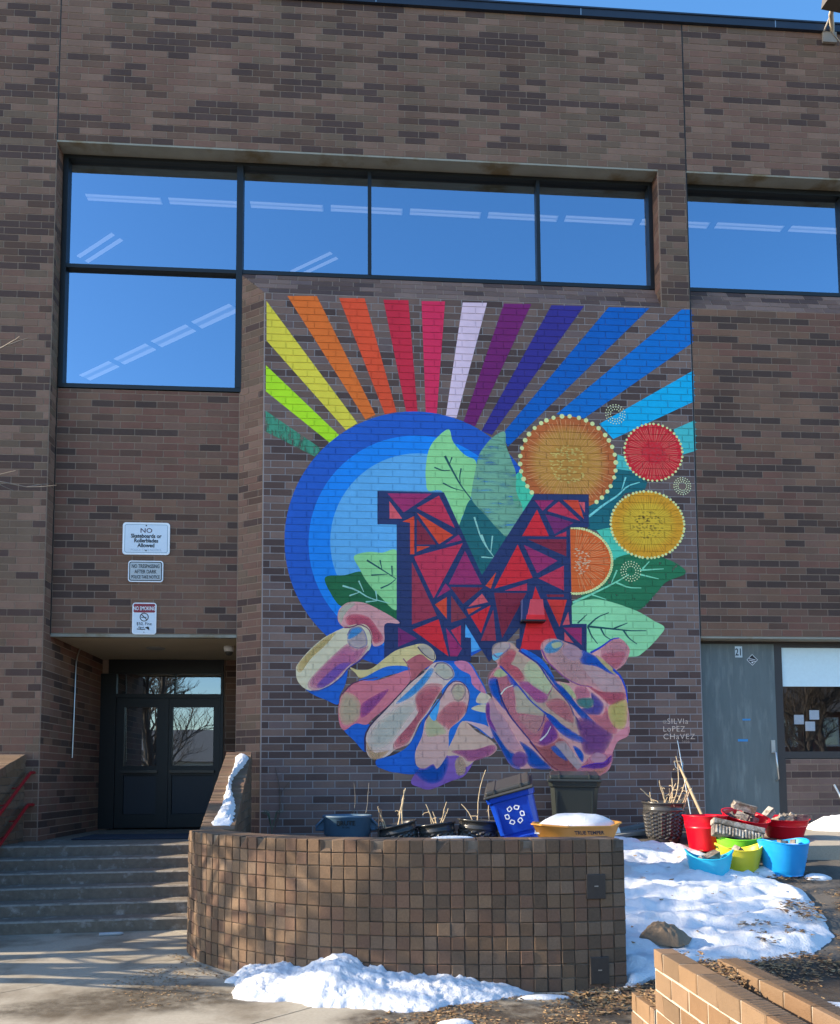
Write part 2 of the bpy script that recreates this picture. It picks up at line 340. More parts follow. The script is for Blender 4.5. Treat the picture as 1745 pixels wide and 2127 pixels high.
def window(name, frame_boxes, panes, gm, y, fm=M_FRAME):
    f = MB()
    for b in frame_boxes: f.box(*b)
    fo = f.build(name, fm, school)
    for (x0, x1, z0, z1) in panes:
        g = MB(); g.add([(x0,y,z0),(x1,y,z0),(x1,y,z1),(x0,y,z1)], [(0,1,2,3)]); g.build('pane', gm, fo)
    return fo
fy0, fy1 = RX-.02, RX+.1
WT = 10.65
def vbar(x, wd, z0, z1, y0=fy0): return (x-wd/2, x+wd/2, y0, fy1, z0, z1)
window('window_frame', [
    (XP+.016, 5.842, fy0, fy1, WT, Z_W-.032), (XP+.016, -2.87, fy0, fy1, 7.19, WT-.002), vbar(-.40, .09, 7.252, WT-.002, fy0-.004),
    vbar(1.51, .055, Z_S+.062, WT-.002), vbar(4.06, .055, Z_S+.062, WT-.002), (5.775, 5.842, fy0, fy1, Z_S+.002, WT-.002),
    (-.353, 5.773, fy0+.004, fy1, Z_S, Z_S+.06), (-2.868, -.447, fy0+.004, fy1, 8.985, 9.04), (-2.868, -.356, fy0, fy1, 7.19, 7.25)],
    [(-2.87, -.44, 9.03, WT), (-2.87, -.44, 7.24, 8.995), (-.36, 1.49, Z_S+.05, WT), (1.53, 4.04, Z_S+.05, WT), (4.08, 5.78, Z_S+.05, WT)], M_GLASS, RX+.05)
window('window_frame', [(XR+.01, XE, fy0, fy1, WT-.03, Z_W-.032), (XR+.01, XR+.07, fy0, fy1, Z_S+.062, WT-.032), vbar(8.87, .055, Z_S+.062, WT-.032), (XR+.01, XE, fy0+.004, fy1, Z_S, Z_S+.06)],
    [(XR+.06, 8.85, Z_S+.05, WT-.02), (8.89, XE, Z_S+.05, WT-.02)], M_GLASS, RX+.05)
# entrance doors
dw = MB(); D0, D1 = -2.83, -.94; ey = AY-.05
dw.box(D0, D1, ey, AY+.05, 3.36, Z_L-.022); dw.box(-2.952, -2.70, ey, AY+.05, .79, 3.358); dw.box(-.985, D1, ey, AY+.05, .79, 3.358); dw.box(-2.698, -.987, ey, AY+.05, 2.955, 3.02)
dw.box(-1.755, -1.735, ey+.003, AY+.05, 3.022, 3.358)
door_set = dw.build('entry_door_frame', M_FRAME, school)
g = MB(); g.add([(-2.70,AY,3.02),(-1.745,AY,3.02),(-1.745,AY,3.36),(-2.70,AY,3.36)], [(0,1,2,3)]); g.build('transom_pane', M_DGLASS, door_set)
g = MB(); g.add([(-1.745,AY,3.02),(-.985,AY,3.02),(-.985,AY,3.36),(-1.745,AY,3.36)], [(0,1,2,3)]); g.build('transom_pane', M_DGLASS, door_set)
M_DPAN = material('navy door panel', (.014,.018,.027), rough=.5)
for (a, b, ga, gb) in ((-2.694, -1.838, -2.56, -2.03), (-1.832, -.99, -1.775, -1.10)):
    d = MB()
    d.box(a, ga, ey+.01, AY+.03, .80, 2.95); d.box(gb, b, ey+.01, AY+.03, .80, 2.95); d.box(ga, gb, ey+.012, AY+.03, 2.80, 2.95); d.box(ga, gb, ey+.012, AY+.03, 1.66, 1.82); d.box(ga, gb, ey+.012, AY+.03, .80, 1.02)
    do = d.build('entry_door', M_FRAME, school)
    g = MB(); g.add([(ga,AY,1.82),(gb,AY,1.82),(gb,AY,2.80),(ga,AY,2.80)], [(0,1,2,3)]); g.build('pane', M_DGLASS, do)
    g = MB(); g.box(ga+.004, gb-.004, AY-.012, AY+.02, 1.024, 1.656); g.build('kick_panel', M_DPAN, do)
    h = MB(); hx = b-.07 if a < -2 else a+.05
    h.box(ga-.03, gb+.03, ey-.05, ey-.02, 1.70, 1.745); h.box(ga-.03, ga, ey-.02, ey+.01, 1.70, 1.745); h.box(gb, gb+.03, ey-.02, ey+.01, 1.70, 1.745); h.build('push_bar', M_BLKP, do)
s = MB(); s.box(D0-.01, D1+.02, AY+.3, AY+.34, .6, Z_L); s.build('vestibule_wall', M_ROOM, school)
# right door 21 and its side window
M_DOOR = material('blue grey steel door', (.125,.15,.15), rough=.55, var=.28, scale=4, stretch=(3,3,.5), col2=(.22,.25,.24), c2scale=3.0, c2t=(.52,.74), bump=.1, bscale=20)
M_BRZ = material('bronze brown frame', (.04,.034,.034), rough=.5)
f = MB(); f.box(XR+.012, XE, RX, .42, 3.55, Z_L-.032); f.box(7.50, 7.62, RX-.01, .42, .85, 3.548); f.box(7.622, XE, RX-.005, .42, 1.85, 1.95)
f.box(7.622, XE, RX+.002, .42, 3.50, 3.548)
swin = f.build('window_frame', M_BRZ, school)
g = MB(); g.add([(7.62,.26,1.95),(XE,.26,1.95),(XE,.26,3.5),(7.62,.26,3.5)], [(0,1,2,3)]); g.build('pane', glass_mat('side window glass', .16, (.8,.85,.9)), swin)
M_BLIND = material('pale blue blind', (.70,.86,.90), rough=.8, var=.08, scale=20, bump=.3, bscale=25)
g = MB(); g.box(7.63, XE, .245, .255, 2.92, 3.5); g.build('frosted_panel', M_BLIND, swin)
g = MB()
for (a, b) in ((7.82, 2.36), (8.06, 2.43), (7.99, 2.26)): g.box(a, a+.15, .30, .304, b, b+.14)
g.build('paper_note', material('white paper', (.85,.85,.85), rough=.8), swin)
d = MB(); d.box(XR+.02, 7.497, RX-.02, RX+.05, .86, 3.545)
door21 = d.build('service_door', M_DOOR, school)
M_WHITE = material('white vinyl', (.82,.83,.84), rough=.5, var=.05); M_INK = material('black ink', (.008,.008,.012), rough=.5)
yd = RX-.02
g = MB(); g.box(6.90, 7.01, yd-.004, yd-.001, 3.345, 3.51); pl = g.build('number_plate', M_STEEL, door21)
text_mesh('21', .15, facing(6.955, yd-.0055, 3.375), M_INK, 'lettering', pl, sx=.72, bold=.002)
g = MB(); c = Vector((7.16, yd-.002, 3.31))
def diamond(r, y): return [(c.x-r,y,c.z),(c.x,y,c.z-r),(c.x+r,y,c.z),(c.x,y,c.z+r)]
g.add(diamond(.085, yd-.002), [(0,1,2,3)], 0); g.add(diamond(.075, yd-.003), [(0,1,2,3)], 1)
for k in (-1, 1): g.add([(c.x-.05,yd-.004,c.z+.012*k-.006+.01),(c.x+.05,yd-.004,c.z+.012*k-.006-.012),(c.x+.05,yd-.004,c.z+.012*k+.003-.012),(c.x-.05,yd-.004,c.z+.012*k+.003+.01)], [(0,1,2,3)], 0)
g.add([(c.x-.022,yd-.004,c.z-.032),(c.x,yd-.004,c.z-.055),(c.x+.022,yd-.004,c.z-.032)], [(0,1,2)], 0)
g.build('diamond_sticker', [M_WHITE, M_INK], door21)
g = MB(); g.box(6.98, 7.10, yd-.003, yd-.001, 2.41, 2.435); g.box(6.90, 7.05, yd-.003, yd-.001, 2.10, 2.135); g.build('blue_tape', material('blue tape', (.05,.28,.6), rough=.6), door21)
g = MB(); g.box(7.40, 7.46, yd-.012, yd, 1.93, 2.12); g.tube([(7.44,yd-.005,1.95),(7.44,yd-.06,1.93),(7.465,yd-.06,1.55),(7.465,yd-.005,1.53)], .013, 8); g.build('pull_handle', M_STEEL, door21)
# fixtures on the building
cc = MB(); cx, cy_ = -.62, 1.0
cc.lathe([(.0,0),(.075,0),(.08,-.03),(.075,-.075),(.06,-.085)], (cx,cy_,Z_L-.02), 20); dome = cc
cctv = thing('security_camera', (cx,cy_,Z_L-.02), 'white dome security camera under the entry ceiling', 'camera')
cc.build('housing', M_WHITE, cctv); c2 = MB(); c2.lathe([(.058,-.083),(.055,-.11),(.035,-.135),(.001,-.145)], (cx,cy_,Z_L-.02), 16); c2.build('lens_dome', M_BLKP, cctv)
rl = MB(); rl.lathe([(.0,-.004),(.10,-.004),(.12,-.014),(.135,-.012),(.14,0)], (-1.76,1.2,Z_L-.02), 24); o = rl.build('downlight', [material('grey trim', (.3,.29,.26), rough=.5)]); tag(o, 'round recessed light in the cream entry ceiling', 'light')
cn = MB(); cn.tube([(XP+.03,1.30,3.60),(XP+.03,1.20,3.47),(XP+.028,1.16,3.35),(XP+.028,1.10,1.92)], .012, 8); o = cn.build('conduit_pipe', M_STEEL); tag(o, 'thin metal conduit running down the dark entry side wall', 'pipe')
fl = thing('floodlight', (8.62,0,Z_T-.1), 'weathered floodlight on a bent bracket at the roof edge', 'light')
g = MB(); g.box(8.52, 8.74, -.045, -.007, 12.93, 13.10); g.tube([(8.53,-.05,13.09),(8.60,-.12,13.28)], .012, 6); g.tube([(8.66,-.05,13.09),(8.80,-.06,12.9)], .008, 6); g.build('mounting_plate', material('pitted metal', (.30,.27,.23), rough=.6, var=.3), fl)
g = MB(); g.tube([(8.68,-.03,13.10),(8.62,-.12,13.16),(8.48,-.32,13.10),(8.40,-.50,13.02)], [.03,.034,.036,.036], 8); g.build('arm', material('cream painted metal', (.62,.54,.42), rough=.5), fl)
g = MB(); g.prism([(8.22,-.9,12.93),(8.60,-.9,12.88),(8.66,-.9,13.20),(8.27,-.9,13.24)], Vector((0,.42,.05))); g.build('lamp_head', material('brown lamp head', (.10,.085,.07), rough=.6), fl)
# ---------------------------------------------------------------- bricks: 300 largest singly, the rest joined per wall
def make_bricks(items, limit, hidden=None):
    sizes = []
    for i, (pn, poly, d, ts, k) in enumerate(items):
        c = sum(poly, Vector())/len(poly); e = (poly[1]-poly[0]).length
        s_ = px_size(c)
        n_ = (-d).normalized(); v = (CAM-c).normalized()
        if hidden and hidden(c): s_ = 0
        sizes.append((s_*s_*e*max(0, n_.dot(v)) if len(poly) == 4 else 0, i))
    sizes.sort(reverse=True); single = {i for s_, i in sizes[:limit] if s_ > 0}
    cache = {}; rest = {}
    for i, (pn, poly, d, ts, k) in enumerate(items):
        if i in single:
            c = sum(poly, Vector())/len(poly)
            key = (tuple(tuple(round(x, 3) for x in (p-c)) for p in poly), ts[k].name)
            if key not in cache:
                m = MB(); m.prism([p-c for p in poly], d, back=False); cache[key] = m.mesh('brick', ts[k])
            link('brick', cache[key], pn, loc=c if pn.parent is None or True else c)
        else: rest.setdefault((pn.name, ts[0].name), (pn, ts, MB()))[2].prism(poly, d, k, back=False)
    for pn, ts, m in rest.values(): m.build('brick', ts, pn, kind='stuff')
mural_paint = []
make_bricks(BR, 300, hidden=lambda c: c.z < 1.2 and c.x < 6.2 or (c.y > -.02 and c.y < .02 and .25 < c.x < 6.1 and 1.75 < c.z < 8.5))

# ---------------------------------------------------------------- the mural: paint on brick faces and in the joints
KP = 1.28
MURAL=[['sunray',(222,208,70),0,0,[30,8439,35,7850,1168,6560,1332,6667],0],
['sunray',(165,222,30),0,0,[28,7485,31,7100,936,6370,1069,6486],0],
['sunray',(62,140,115),0,0,[28,6815,30,6510,726,6162,824,6276],1],
['sunray',(205,110,40),0,0,[324,8528,747,8544,1590,6797,1445,6725],0],
['sunray',(215,78,45),0,0,[1066,8527,1436,8535,1893,6846,1724,6811],0],
['sunray',(185,35,60),0,0,[1707,8525,2071,8532,2197,6850,2033,6846],0],
['sunray',(200,40,85),0,0,[2263,8525,2608,8534,2475,6842,2314,6845],0],
['sunray',(215,188,228),0,0,[2867,8527,3226,8536,2760,6783,2605,6804],0],
['sunray',(105,25,100),0,0,[3476,8534,3884,8542,3031,6664,2863,6732],0],
['sunray',(48,42,132),0,0,[4184,8535,4674,8542,3273,6542,3122,6601],0],
['sunray',(0,88,178),0,0,[5046,8539,5665,8548,3504,6372,3455,6495,3471,6620],0],
['sunray',(0,104,192),0,0,[6154,8544,6339,8551,6328,8050,4638,6828,4227,6880],0],
['sunray',(0,165,215),0,0,[6331,7622,6327,7143,5066,6526,4864,6751],0],
['sunray',(65,180,190),0,0,[6329,6859,6329,6389,6081,6310,5977,6696],0],
['disc_ring',(28,86,186),1,0,[3992,4995,3990,5119,3980,5243,3962,5365,3936,5486,3902,5605,3861,5721,3811,5834,3755,5944,3691,6049,3620,6149,3543,6245,3460,6334,3371,6418,3276,6496,3177,6566,3073,6630,2965,6687,2853,6736,2739,6777,2621,6810,2502,6836,2382,6853,2260,6862,2138,6863,2016,6855,1895,6839,1775,6816,1657,6784,1541,6744,1428,6697,1318,6643,1211,6581,1109,6513,1012,6438,919,6357,832,6270,751,6178,676,6081,607,5979,544,5874,489,5764,441,5652,400,5536,366,5419,340,5299,321,5179,311,5058,308,4937,312,4816,325,4695,345,4576,372,4459,407,4344,449,4232,498,4123,554,4018,616,3917,685,3820,760,3728,841,3641,927,3560,1018,3485,1114,3416,1214,3353,1318,3298,1426,3249,1537,3207,1650,3173,1765,3147,1882,3128,2001,3116,2120,3113,2239,3117,2358,3130,2476,3150,2593,3178,2708,3213,2821,3256,2931,3306,3038,3364,3141,3428,3240,3500,3335,3577,3425,3661,3509,3751,3587,3845,3660,3945,3726,4050,3785,4159,3838,4271,3883,4387,3920,4505,3950,4625,3972,4748,3986,4871],0],
['disc_ring',(18,128,222),2,0,[3697,4955,3694,5073,3683,5190,3663,5306,3635,5419,3598,5530,3553,5638,3499,5742,3439,5841,3371,5936,3296,6024,3214,6107,3127,6182,3034,6251,2936,6312,2834,6365,2728,6410,2619,6447,2507,6475,2394,6494,2279,6504,2164,6506,2049,6498,1935,6482,1822,6457,1711,6424,1603,6382,1498,6332,1397,6274,1300,6209,1209,6137,1123,6059,1043,5974,969,5883,902,5788,843,5687,790,5583,746,5475,709,5365,680,5252,660,5138,648,5023,644,4907,649,4792,662,4678,683,4565,713,4454,750,4346,795,4242,848,4141,907,4045,974,3953,1047,3867,1126,3787,1211,3714,1301,3647,1396,3587,1495,3534,1598,3489,1704,3452,1813,3423,1923,3403,2035,3391,2148,3387,2261,3392,2374,3405,2485,3427,2595,3458,2703,3496,2808,3543,2909,3598,3007,3660,3100,3729,3187,3805,3270,3888,3346,3976,3415,4070,3478,4169,3534,4273,3581,4381,3621,4491,3653,4605,3676,4721,3691,4838],0],
['disc_ring',(95,165,215),3,0,[3452,4972,3449,5085,3436,5197,3413,5306,3381,5414,3340,5517,3290,5617,3231,5711,3165,5800,3091,5882,3010,5957,2922,6025,2829,6084,2731,6134,2630,6175,2524,6207,2417,6229,2307,6241,2197,6243,2087,6236,1978,6218,1871,6191,1767,6155,1665,6109,1568,6055,1476,5992,1390,5922,1310,5844,1237,5760,1171,5669,1113,5574,1063,5474,1022,5370,990,5263,967,5154,953,5044,948,4933,953,4822,968,4713,991,4605,1024,4501,1065,4399,1115,4302,1172,4210,1238,4124,1310,4044,1390,3970,1475,3904,1565,3846,1661,3796,1760,3755,1863,3723,1968,3700,2076,3687,2184,3683,2292,3688,2400,3703,2506,3728,2610,3762,2711,3805,2809,3857,2901,3917,2989,3986,3071,4061,3146,4144,3214,4233,3274,4328,3326,4427,3370,4531,3405,4639,3430,4748,3446,4860],0],
['leaf',(135,205,140),4,1,[2645,6611,2456,6463,2350,6282,2307,6011,2313,5834,2347,5694,2568,5670,2779,5159,2815,5293,2950,5585,2994,5813,3040,6135,2873,6238,2707,6427],0],
['leaf',(110,165,140),6,1,[3460,6597,3290,6513,3161,6366,3075,6221,3017,5956,2980,5763,2978,5565,3178,5342,3350,5147,3495,5058,3710,5394,3617,5720,3620,5969,3539,6218,3478,6396],2],
['leaf',(70,195,160),5,1,[3744,6028,3606,5941,3545,5755,3591,5535,3698,5371,3885,5670,3804,5761],0],
['leaf',(28,98,105),5,1,[2974,5582,2832,5319,2777,5117,2855,4881,3085,4467,3229,4487,3342,4925,3454,5128,3256,5271],0],
['leaf',(28,98,105),5,0,[3109,5415,3216,5289,3359,5145,3521,5093,3281,4742,3080,4449,2959,4919],0],
['leaf',(135,205,140),5,1,[1281,4722,1466,4788,1678,4782,1908,4777,1905,3986,1659,4144,1457,4375,1360,4553],0],
['leaf',(30,100,62),4,1,[878,4418,1149,4451,1395,4503,1518,4322,1659,4162,1905,4013,1905,3807,1764,3877,1500,4000,1325,4060,1106,4005,957,4190],0],
['leaf',(24,98,110),4,0,[4663,5537,5119,6077,5324,6054,5562,5890,5522,5777,5222,5715,5050,5507,5006,5191,4839,5133,4656,5185],0],
['leaf',(75,190,165),4,0,[4784,5160,5025,5210,5293,4817,5012,4657,4979,4803,4909,5005],0],
['leaf',(75,185,185),3,0,[5125,6293,5254,6258,5361,6055,5100,6049],0],
['leaf',(36,112,76),5,1,[4395,4065,4730,4360,5013,4712,5293,4817,5663,4795,5958,4688,6094,4542,5801,4409,5629,4224,5346,3983,4908,4106,4634,4140],3],
['leaf',(140,212,160),6,1,[4385,4028,4634,4140,4908,4125,5346,3983,5600,3839,5755,3745,5668,3603,5441,3383,5255,3310,4599,3342,4387,3666],0],
['vein',(24,78,84),7,2,[2588,6214,2668,6050,2810,5786,2961,5587],8],
['vein',(24,78,84),7,2,[2433,6041,2550,5996,2664,6004],5],
['vein',(24,78,84),7,2,[2821,6035,2796,5905,2810,5795],5],
['vein',(24,78,84),7,2,[2557,5814,2701,5738,2854,5704],5],
['vein',(24,78,84),7,2,[2690,6198,2650,6086],5],
['vein',(24,78,84),8,2,[1466,4671,1677,4539,1880,4407],6],
['vein',(24,78,84),8,2,[1651,4674,1677,4548],5],
['vein',(24,78,84),8,2,[1819,4595,1822,4451],5],
['vein',(24,78,84),8,2,[1527,4456,1757,4474],5],
['vein',(24,78,84),8,2,[1659,4270,1783,4325,1871,4398],5],
['vein',(140,200,190),7,2,[1123,4299,1307,4248,1500,4125,1782,4056],6],
['vein',(140,200,190),7,2,[1220,4157,1377,4216],5],
['vein',(140,200,190),7,2,[1351,4373,1421,4213],5],
['vein',(140,200,190),7,2,[1589,4233,1609,4090],5],
['vein',(140,200,190),7,2,[1448,4071,1606,4090],5],
['vein',(140,200,190),8,2,[3004,5322,3091,5031,3172,4886],6],
['vein',(140,200,190),8,2,[3105,5068,3175,4886,3290,4733],6],
['vein',(140,200,190),8,2,[3264,5052,3237,4814],5],
['vein',(140,200,190),8,2,[3101,4740,3290,4728],5],
['vein',(120,205,205),8,2,[4678,5361,4903,5542,5110,5676,5262,5828,5450,5888],8],
['vein',(120,205,205),8,2,[5238,5958,5177,5770],6],
['vein',(120,205,170),9,2,[4414,4092,4727,4232,5061,4400,5248,4513],8],
['vein',(120,205,170),9,2,[5075,4575,4987,4381],6],
['vein',(120,205,170),9,2,[5061,4391,5244,4320,5428,4317],6],
['vein',(120,205,170),9,2,[5416,4579,5769,4603],6],
['vein',(120,205,170),9,2,[5454,4598,5559,4710],6],
['vein',(120,205,170),9,2,[5415,4515,5691,4454],6],
['vein',(120,205,170),9,2,[4690,4213,4908,4143],5],
['vein',(24,78,84),9,2,[4626,3749,4972,3716,5228,3690,5486,3692],7],
['vein',(24,78,84),9,2,[4626,3749,4775,3886,4941,3952],6],
['vein',(24,78,84),9,2,[4626,3749,4677,3614,4766,3497],6],
['vein',(24,78,84),9,2,[4817,3723,4869,3615,4968,3552],6],
['vein',(24,78,84),9,2,[5146,3699,5225,3581,5343,3497],6],
['vein',(24,78,84),9,2,[5009,3721,5212,3803],6],
['vein',(24,78,84),9,2,[4481,3793,4620,3921],5],
['block_letter',(38,52,98),10,0,[1616,5682,2568,5677,3105,4476,3884,5682,4685,5691,4675,5205,4398,5193,4399,3784,4613,3785,4603,3297,3582,3292,3586,3548,3635,3569,3637,3722,3195,3228,2863,3764,2854,3577,2937,3571,2933,3233,1707,3268,1708,3782,1884,3783,1889,5192,1615,5195],0],
['sky_patch',(85,165,225),11,0,[2863,3764,3073,3413,2941,3364,2937,3571,2854,3577],0],
['shard',(150,42,98),11,0,[1760,5645,2395,5653,1990,5371],0],
['shard',(222,85,105),11,0,[1786,5533,1969,5281,1789,5278],0],
['shard',(188,48,78),11,0,[2497,5627,2723,5158,2178,5438],0],
['shard',(222,72,50),11,0,[2178,5371,2695,5052,2492,4918],0],
['shard',(222,72,50),11,0,[1972,5236,2142,5321,2139,4765,2080,4765,2079,5223],0],
['shard',(125,36,58),11,0,[2177,5289,2390,5001,2452,4912,2175,4907],0],
['shard',(222,72,50),11,0,[2175,4884,2363,4883,2175,4799],0],
['shard',(150,42,98),11,0,[2577,4913,2776,5062,2820,4981],0],
['shard',(188,48,78),11,0,[2130,4731,2834,4936,2411,4134],0],
['shard',(150,42,98),11,0,[2864,4827,3101,4341,2627,4335],0],
['shard',(150,50,72),11,0,[2103,4653,2454,3884,2099,3755],0],
['shard',(150,42,98),11,0,[2582,4352,2653,4263,2456,4144],0],
['shard',(222,72,50),11,0,[2598,4154,2596,3840,2428,4045],0],
['shard',(125,36,58),11,0,[2653,4299,3119,4296,2830,4058],0],
['shard',(128,52,66),11,0,[2661,4173,2881,3861,2658,3787],0],
['shard',(206,40,55),11,0,[2479,3834,2617,3303,2108,3680],0],
['shard',(112,38,98),11,0,[1904,3713,2170,3553,1903,3433],0],
['shard',(150,42,98),11,0,[2581,3715,2808,3415,2743,3304,2641,3303],0],
['shard',(188,48,78),11,0,[2652,3676,2795,3749,2792,3454],0],
['shard',(222,85,105),11,0,[3104,4209,3189,4087,2905,4017],0],
['shard',(222,72,50),11,0,[2880,3983,3092,4019,2911,3906],0],
['shard',(206,40,55),11,0,[3225,4042,3084,3635,2936,3880],0],
['shard',(150,50,72),11,0,[3263,3981,3297,3531,3078,3530],0],
['shard',(125,36,58),11,0,[3277,4223,3743,4224,3384,3568],0],
['shard',(206,40,55),11,0,[3628,4930,3838,4449,3285,4285],0],
['shard',(206,40,55),11,0,[3918,5449,4085,5062,3693,5055],0],
['shard',(150,42,98),11,0,[3884,5587,4167,5592,4000,5432],0],
['shard',(188,48,78),11,0,[4064,5433,4240,5575,4547,5294],0],
['shard',(222,72,50),11,0,[4305,5599,4526,5599,4603,5323],0],
['shard',(222,85,105),11,0,[4535,5572,4623,5573,4620,5416],0],
['shard',(112,38,98),11,0,[4036,5387,4455,5265,4168,5094],0],
['shard',(188,48,78),11,0,[4167,5058,4342,5134,4341,5060],0],
['shard',(125,36,58),11,0,[3774,5009,4340,5018,4335,4766],0],
['shard',(150,42,98),11,0,[3718,4926,4206,4701,3903,4514],0],
['shard',(188,48,78),11,0,[3920,4441,4296,4629,4289,4267],0],
['shard',(188,48,78),11,0,[3429,4254,3755,4366,3754,4258],0],
['shard',(222,72,50),11,0,[3311,4524,3231,4279,3154,4323],0],
['shard',(206,40,55),11,0,[3876,4322,4185,3538,4165,3406,3642,3403,3757,3877],0],
['shard',(125,36,58),11,0,[4034,4206,4288,4209,4288,4173,4051,4170],0],
['shard',(214,56,52),11,0,[4042,4134,4332,4133,4216,3737],0],
['shard',(222,85,105),11,0,[4347,3955,4367,3774,4262,3764],0],
['shard',(150,42,98),11,0,[4270,3728,4539,3730,4534,3477],0],
['shard',(222,85,105),11,0,[4287,3665,4420,3503,4285,3539],0],
['hand0',(220,150,165),13,1,[1055,3876,1085,3971,1179,4052,1303,4072,1444,4054,1584,3992,1756,3899,1905,3805,1904,3765,1718,3756,1705,3503,1568,3439,1529,3533,1490,3691,1366,3753,1241,3704,1148,3704,1070,3782],0],
['hand0',(196,100,135),14,1,[1179,3846,1303,3894,1490,3849,1615,3692,1693,3550,1568,3486,1521,3659,1397,3753,1210,3736],0],
['hand0',(232,205,205),14,1,[1062,3861,1117,4003,1241,4060,1303,4037,1210,3957,1132,3846,1101,3751],0],
['hand0',(26,94,192),13,1,[611,2840,810,2825,979,2903,1118,3060,1195,3107,1164,2904,1088,2748,1057,2616,888,2685,734,2747],0],
['hand0',(225,200,185),15,1,[479,3104,502,3182,654,3370,870,3560,1148,3704,1334,3753,1459,3738,1529,3628,1537,3517,1490,3375,1366,3233,1211,3139,1103,2997,964,2888,810,2817,688,2809,580,2856,495,2964],0],
['hand0',(190,125,180),16,1,[687,2980,886,3200,1102,3404,1210,3468,1334,3406,1474,3438,1366,3249,1211,3154,1072,2997,918,2888,749,2825,657,2871],0],
['hand0',(140,100,190),17,1,[779,2903,994,3122,1118,3201,1242,3201,1149,3107,995,2950,841,2848],0],
['hand0',(212,188,140),16,1,[502,3167,685,3386,885,3560,1024,3624,885,3450,686,3261,548,3073],0],
['hand0',(186,186,206),17,1,[1192,3594,1241,3689,1366,3716,1443,3627,1470,3462,1366,3409,1241,3437,1195,3499],0],
['hand0',(90,160,215),18,1,[1207,3602,1257,3686,1366,3709,1397,3658,1288,3571,1202,3539],0],
['hand0',(205,190,145),14,1,[1211,3151,1335,3108,1521,3124,1708,3266,1864,3378,2052,3442,2241,3481,2382,3412,2436,3286,2380,3207,2238,3112,2097,2969,2051,3126,1770,3125,1614,3078,1381,2995,1304,3061],0],
['hand0',(165,95,110),15,1,[2036,3237,2208,3332,2333,3254,2396,3207,2238,3096,2097,2954,2051,3095,2043,3189],0],
['hand0',(235,200,200),16,1,[2181,3435,2241,3478,2335,3452,2416,3357,2420,3246,2349,3267,2248,3348],0],
['hand0',(35,105,200),15,1,[1459,3014,1739,3153,2020,3158,2043,3095,1769,3031,1552,2952,1350,2951],0],
['hand0',(190,115,140),15,1,[1069,2577,1118,2763,1242,2904,1381,2951,1614,2960,1847,3039,2051,3103,2081,2985,1987,2844,1768,2609,1551,2422,1458,2336,1304,2352,1150,2259,1081,2360],0],
['hand0',(220,190,175),16,1,[1073,2546,1134,2764,1226,2779,1335,2702,1381,2562,1335,2406,1181,2329,1104,2391],0],
['hand0',(160,90,170),16,1,[1396,2624,1613,2765,1769,2827,1613,2624,1458,2468,1381,2453],0],
['hand0',(26,94,192),13,1,[1181,2344,1489,2344,1489,2189,1442,1957,1288,2112,1150,2251],0],
['hand0',(26,94,192),12,1,[1596,1764,1612,1864,1828,1909,2046,2048,2203,2328,2297,2500,2392,2578,2295,2172,2170,1955,2168,1661,1843,1670,1704,1709],0],
['hand0',(220,182,186),16,1,[1435,2189,1520,2344,1722,2546,1924,2765,2081,2938,2270,3080,2380,3191,2459,3223,2569,3216,2663,3145,2694,3035,2614,2940,2519,2829,2408,2656,2329,2515,2203,2359,2124,2188,2046,2064,1860,1987,1766,1910,1643,1864,1504,1880,1442,2019],0],
['hand0',(190,115,140),17,1,[2300,2892,2519,2876,2408,2672,2297,2500,2187,2359,2093,2172,2015,2064,1860,2002,1860,2111,2078,2359,2204,2562,2143,2719],0],
['hand0',(230,206,212),17,1,[1489,2127,1613,2359,1861,2562,2049,2656,2142,2578,1985,2359,1829,2126,1689,2018,1550,1988],0],
['hand0',(85,165,220),17,1,[1877,2640,2049,2812,2238,3001,2348,3128,2395,3081,2237,2860,2049,2703],0],
['hand0',(205,175,150),18,1,[1443,2127,1519,1957,1658,1941,1767,1971,1643,1864,1504,1880],0],
['hand0',(235,206,206),18,1,[2411,3144,2459,3210,2569,3211,2666,3129,2689,3019,2583,2960,2489,3015,2416,3081],0],
['hand0',(220,165,170),16,1,[2153,1769,2139,1955,2233,2172,2281,2390,2376,2547,2518,2735,2598,2877,2693,2956,2803,2940,2889,2846,2911,2720,2862,2516,2767,2390,2624,2265,2607,2031,2574,1891,2448,1721,2387,1783,2262,1722],0],
['hand0',(210,206,182),17,1,[2281,2344,2375,2468,2577,2234,2467,2187,2311,2172],0],
['hand0',(205,130,150),17,1,[2438,2422,2627,2641,2848,2641,2830,2484,2625,2281,2578,2296],0],
['hand0',(206,196,186),18,1,[2649,2814,2708,2912,2819,2904,2860,2814,2801,2685,2706,2677],0],
['hand0',(75,160,215),18,1,[2344,2515,2487,2704,2438,2422,2375,2406],0],
['hand0',(132,92,172),12,1,[2078,1558,2360,1897,2610,1974,2750,1927,2969,1895,2841,1631,2622,1539,2357,1433,2201,1457],0],
['hand0',(26,94,192),13,1,[2122,1707,2262,1707,2386,1768,2448,1706,2574,1876,2597,1767,2510,1566,2354,1513,2199,1591],0],
['hand0',(206,172,166),14,1,[2578,1912,2674,2145,2809,2387,3004,2238,3192,2128,3293,2003,3189,1894,3016,1856,2842,1740,2750,1895],0],
['hand0',(178,108,168),15,1,[2657,1966,2986,1988,3223,2050,3277,1987,3174,1894,2906,1817,2812,1880],0],
['hand0',(200,176,166),15,1,[2702,1833,2781,1883,2846,1771,2826,1647,2732,1628,2698,1725],0],
['hand0',(30,106,198),11,1,[2509,3165,2604,3205,2762,3221,2920,3214,3044,3025,3153,2788,3202,2301,3240,2144,3130,2191,2817,2379,2689,2114,2531,1896,2535,2458],0],
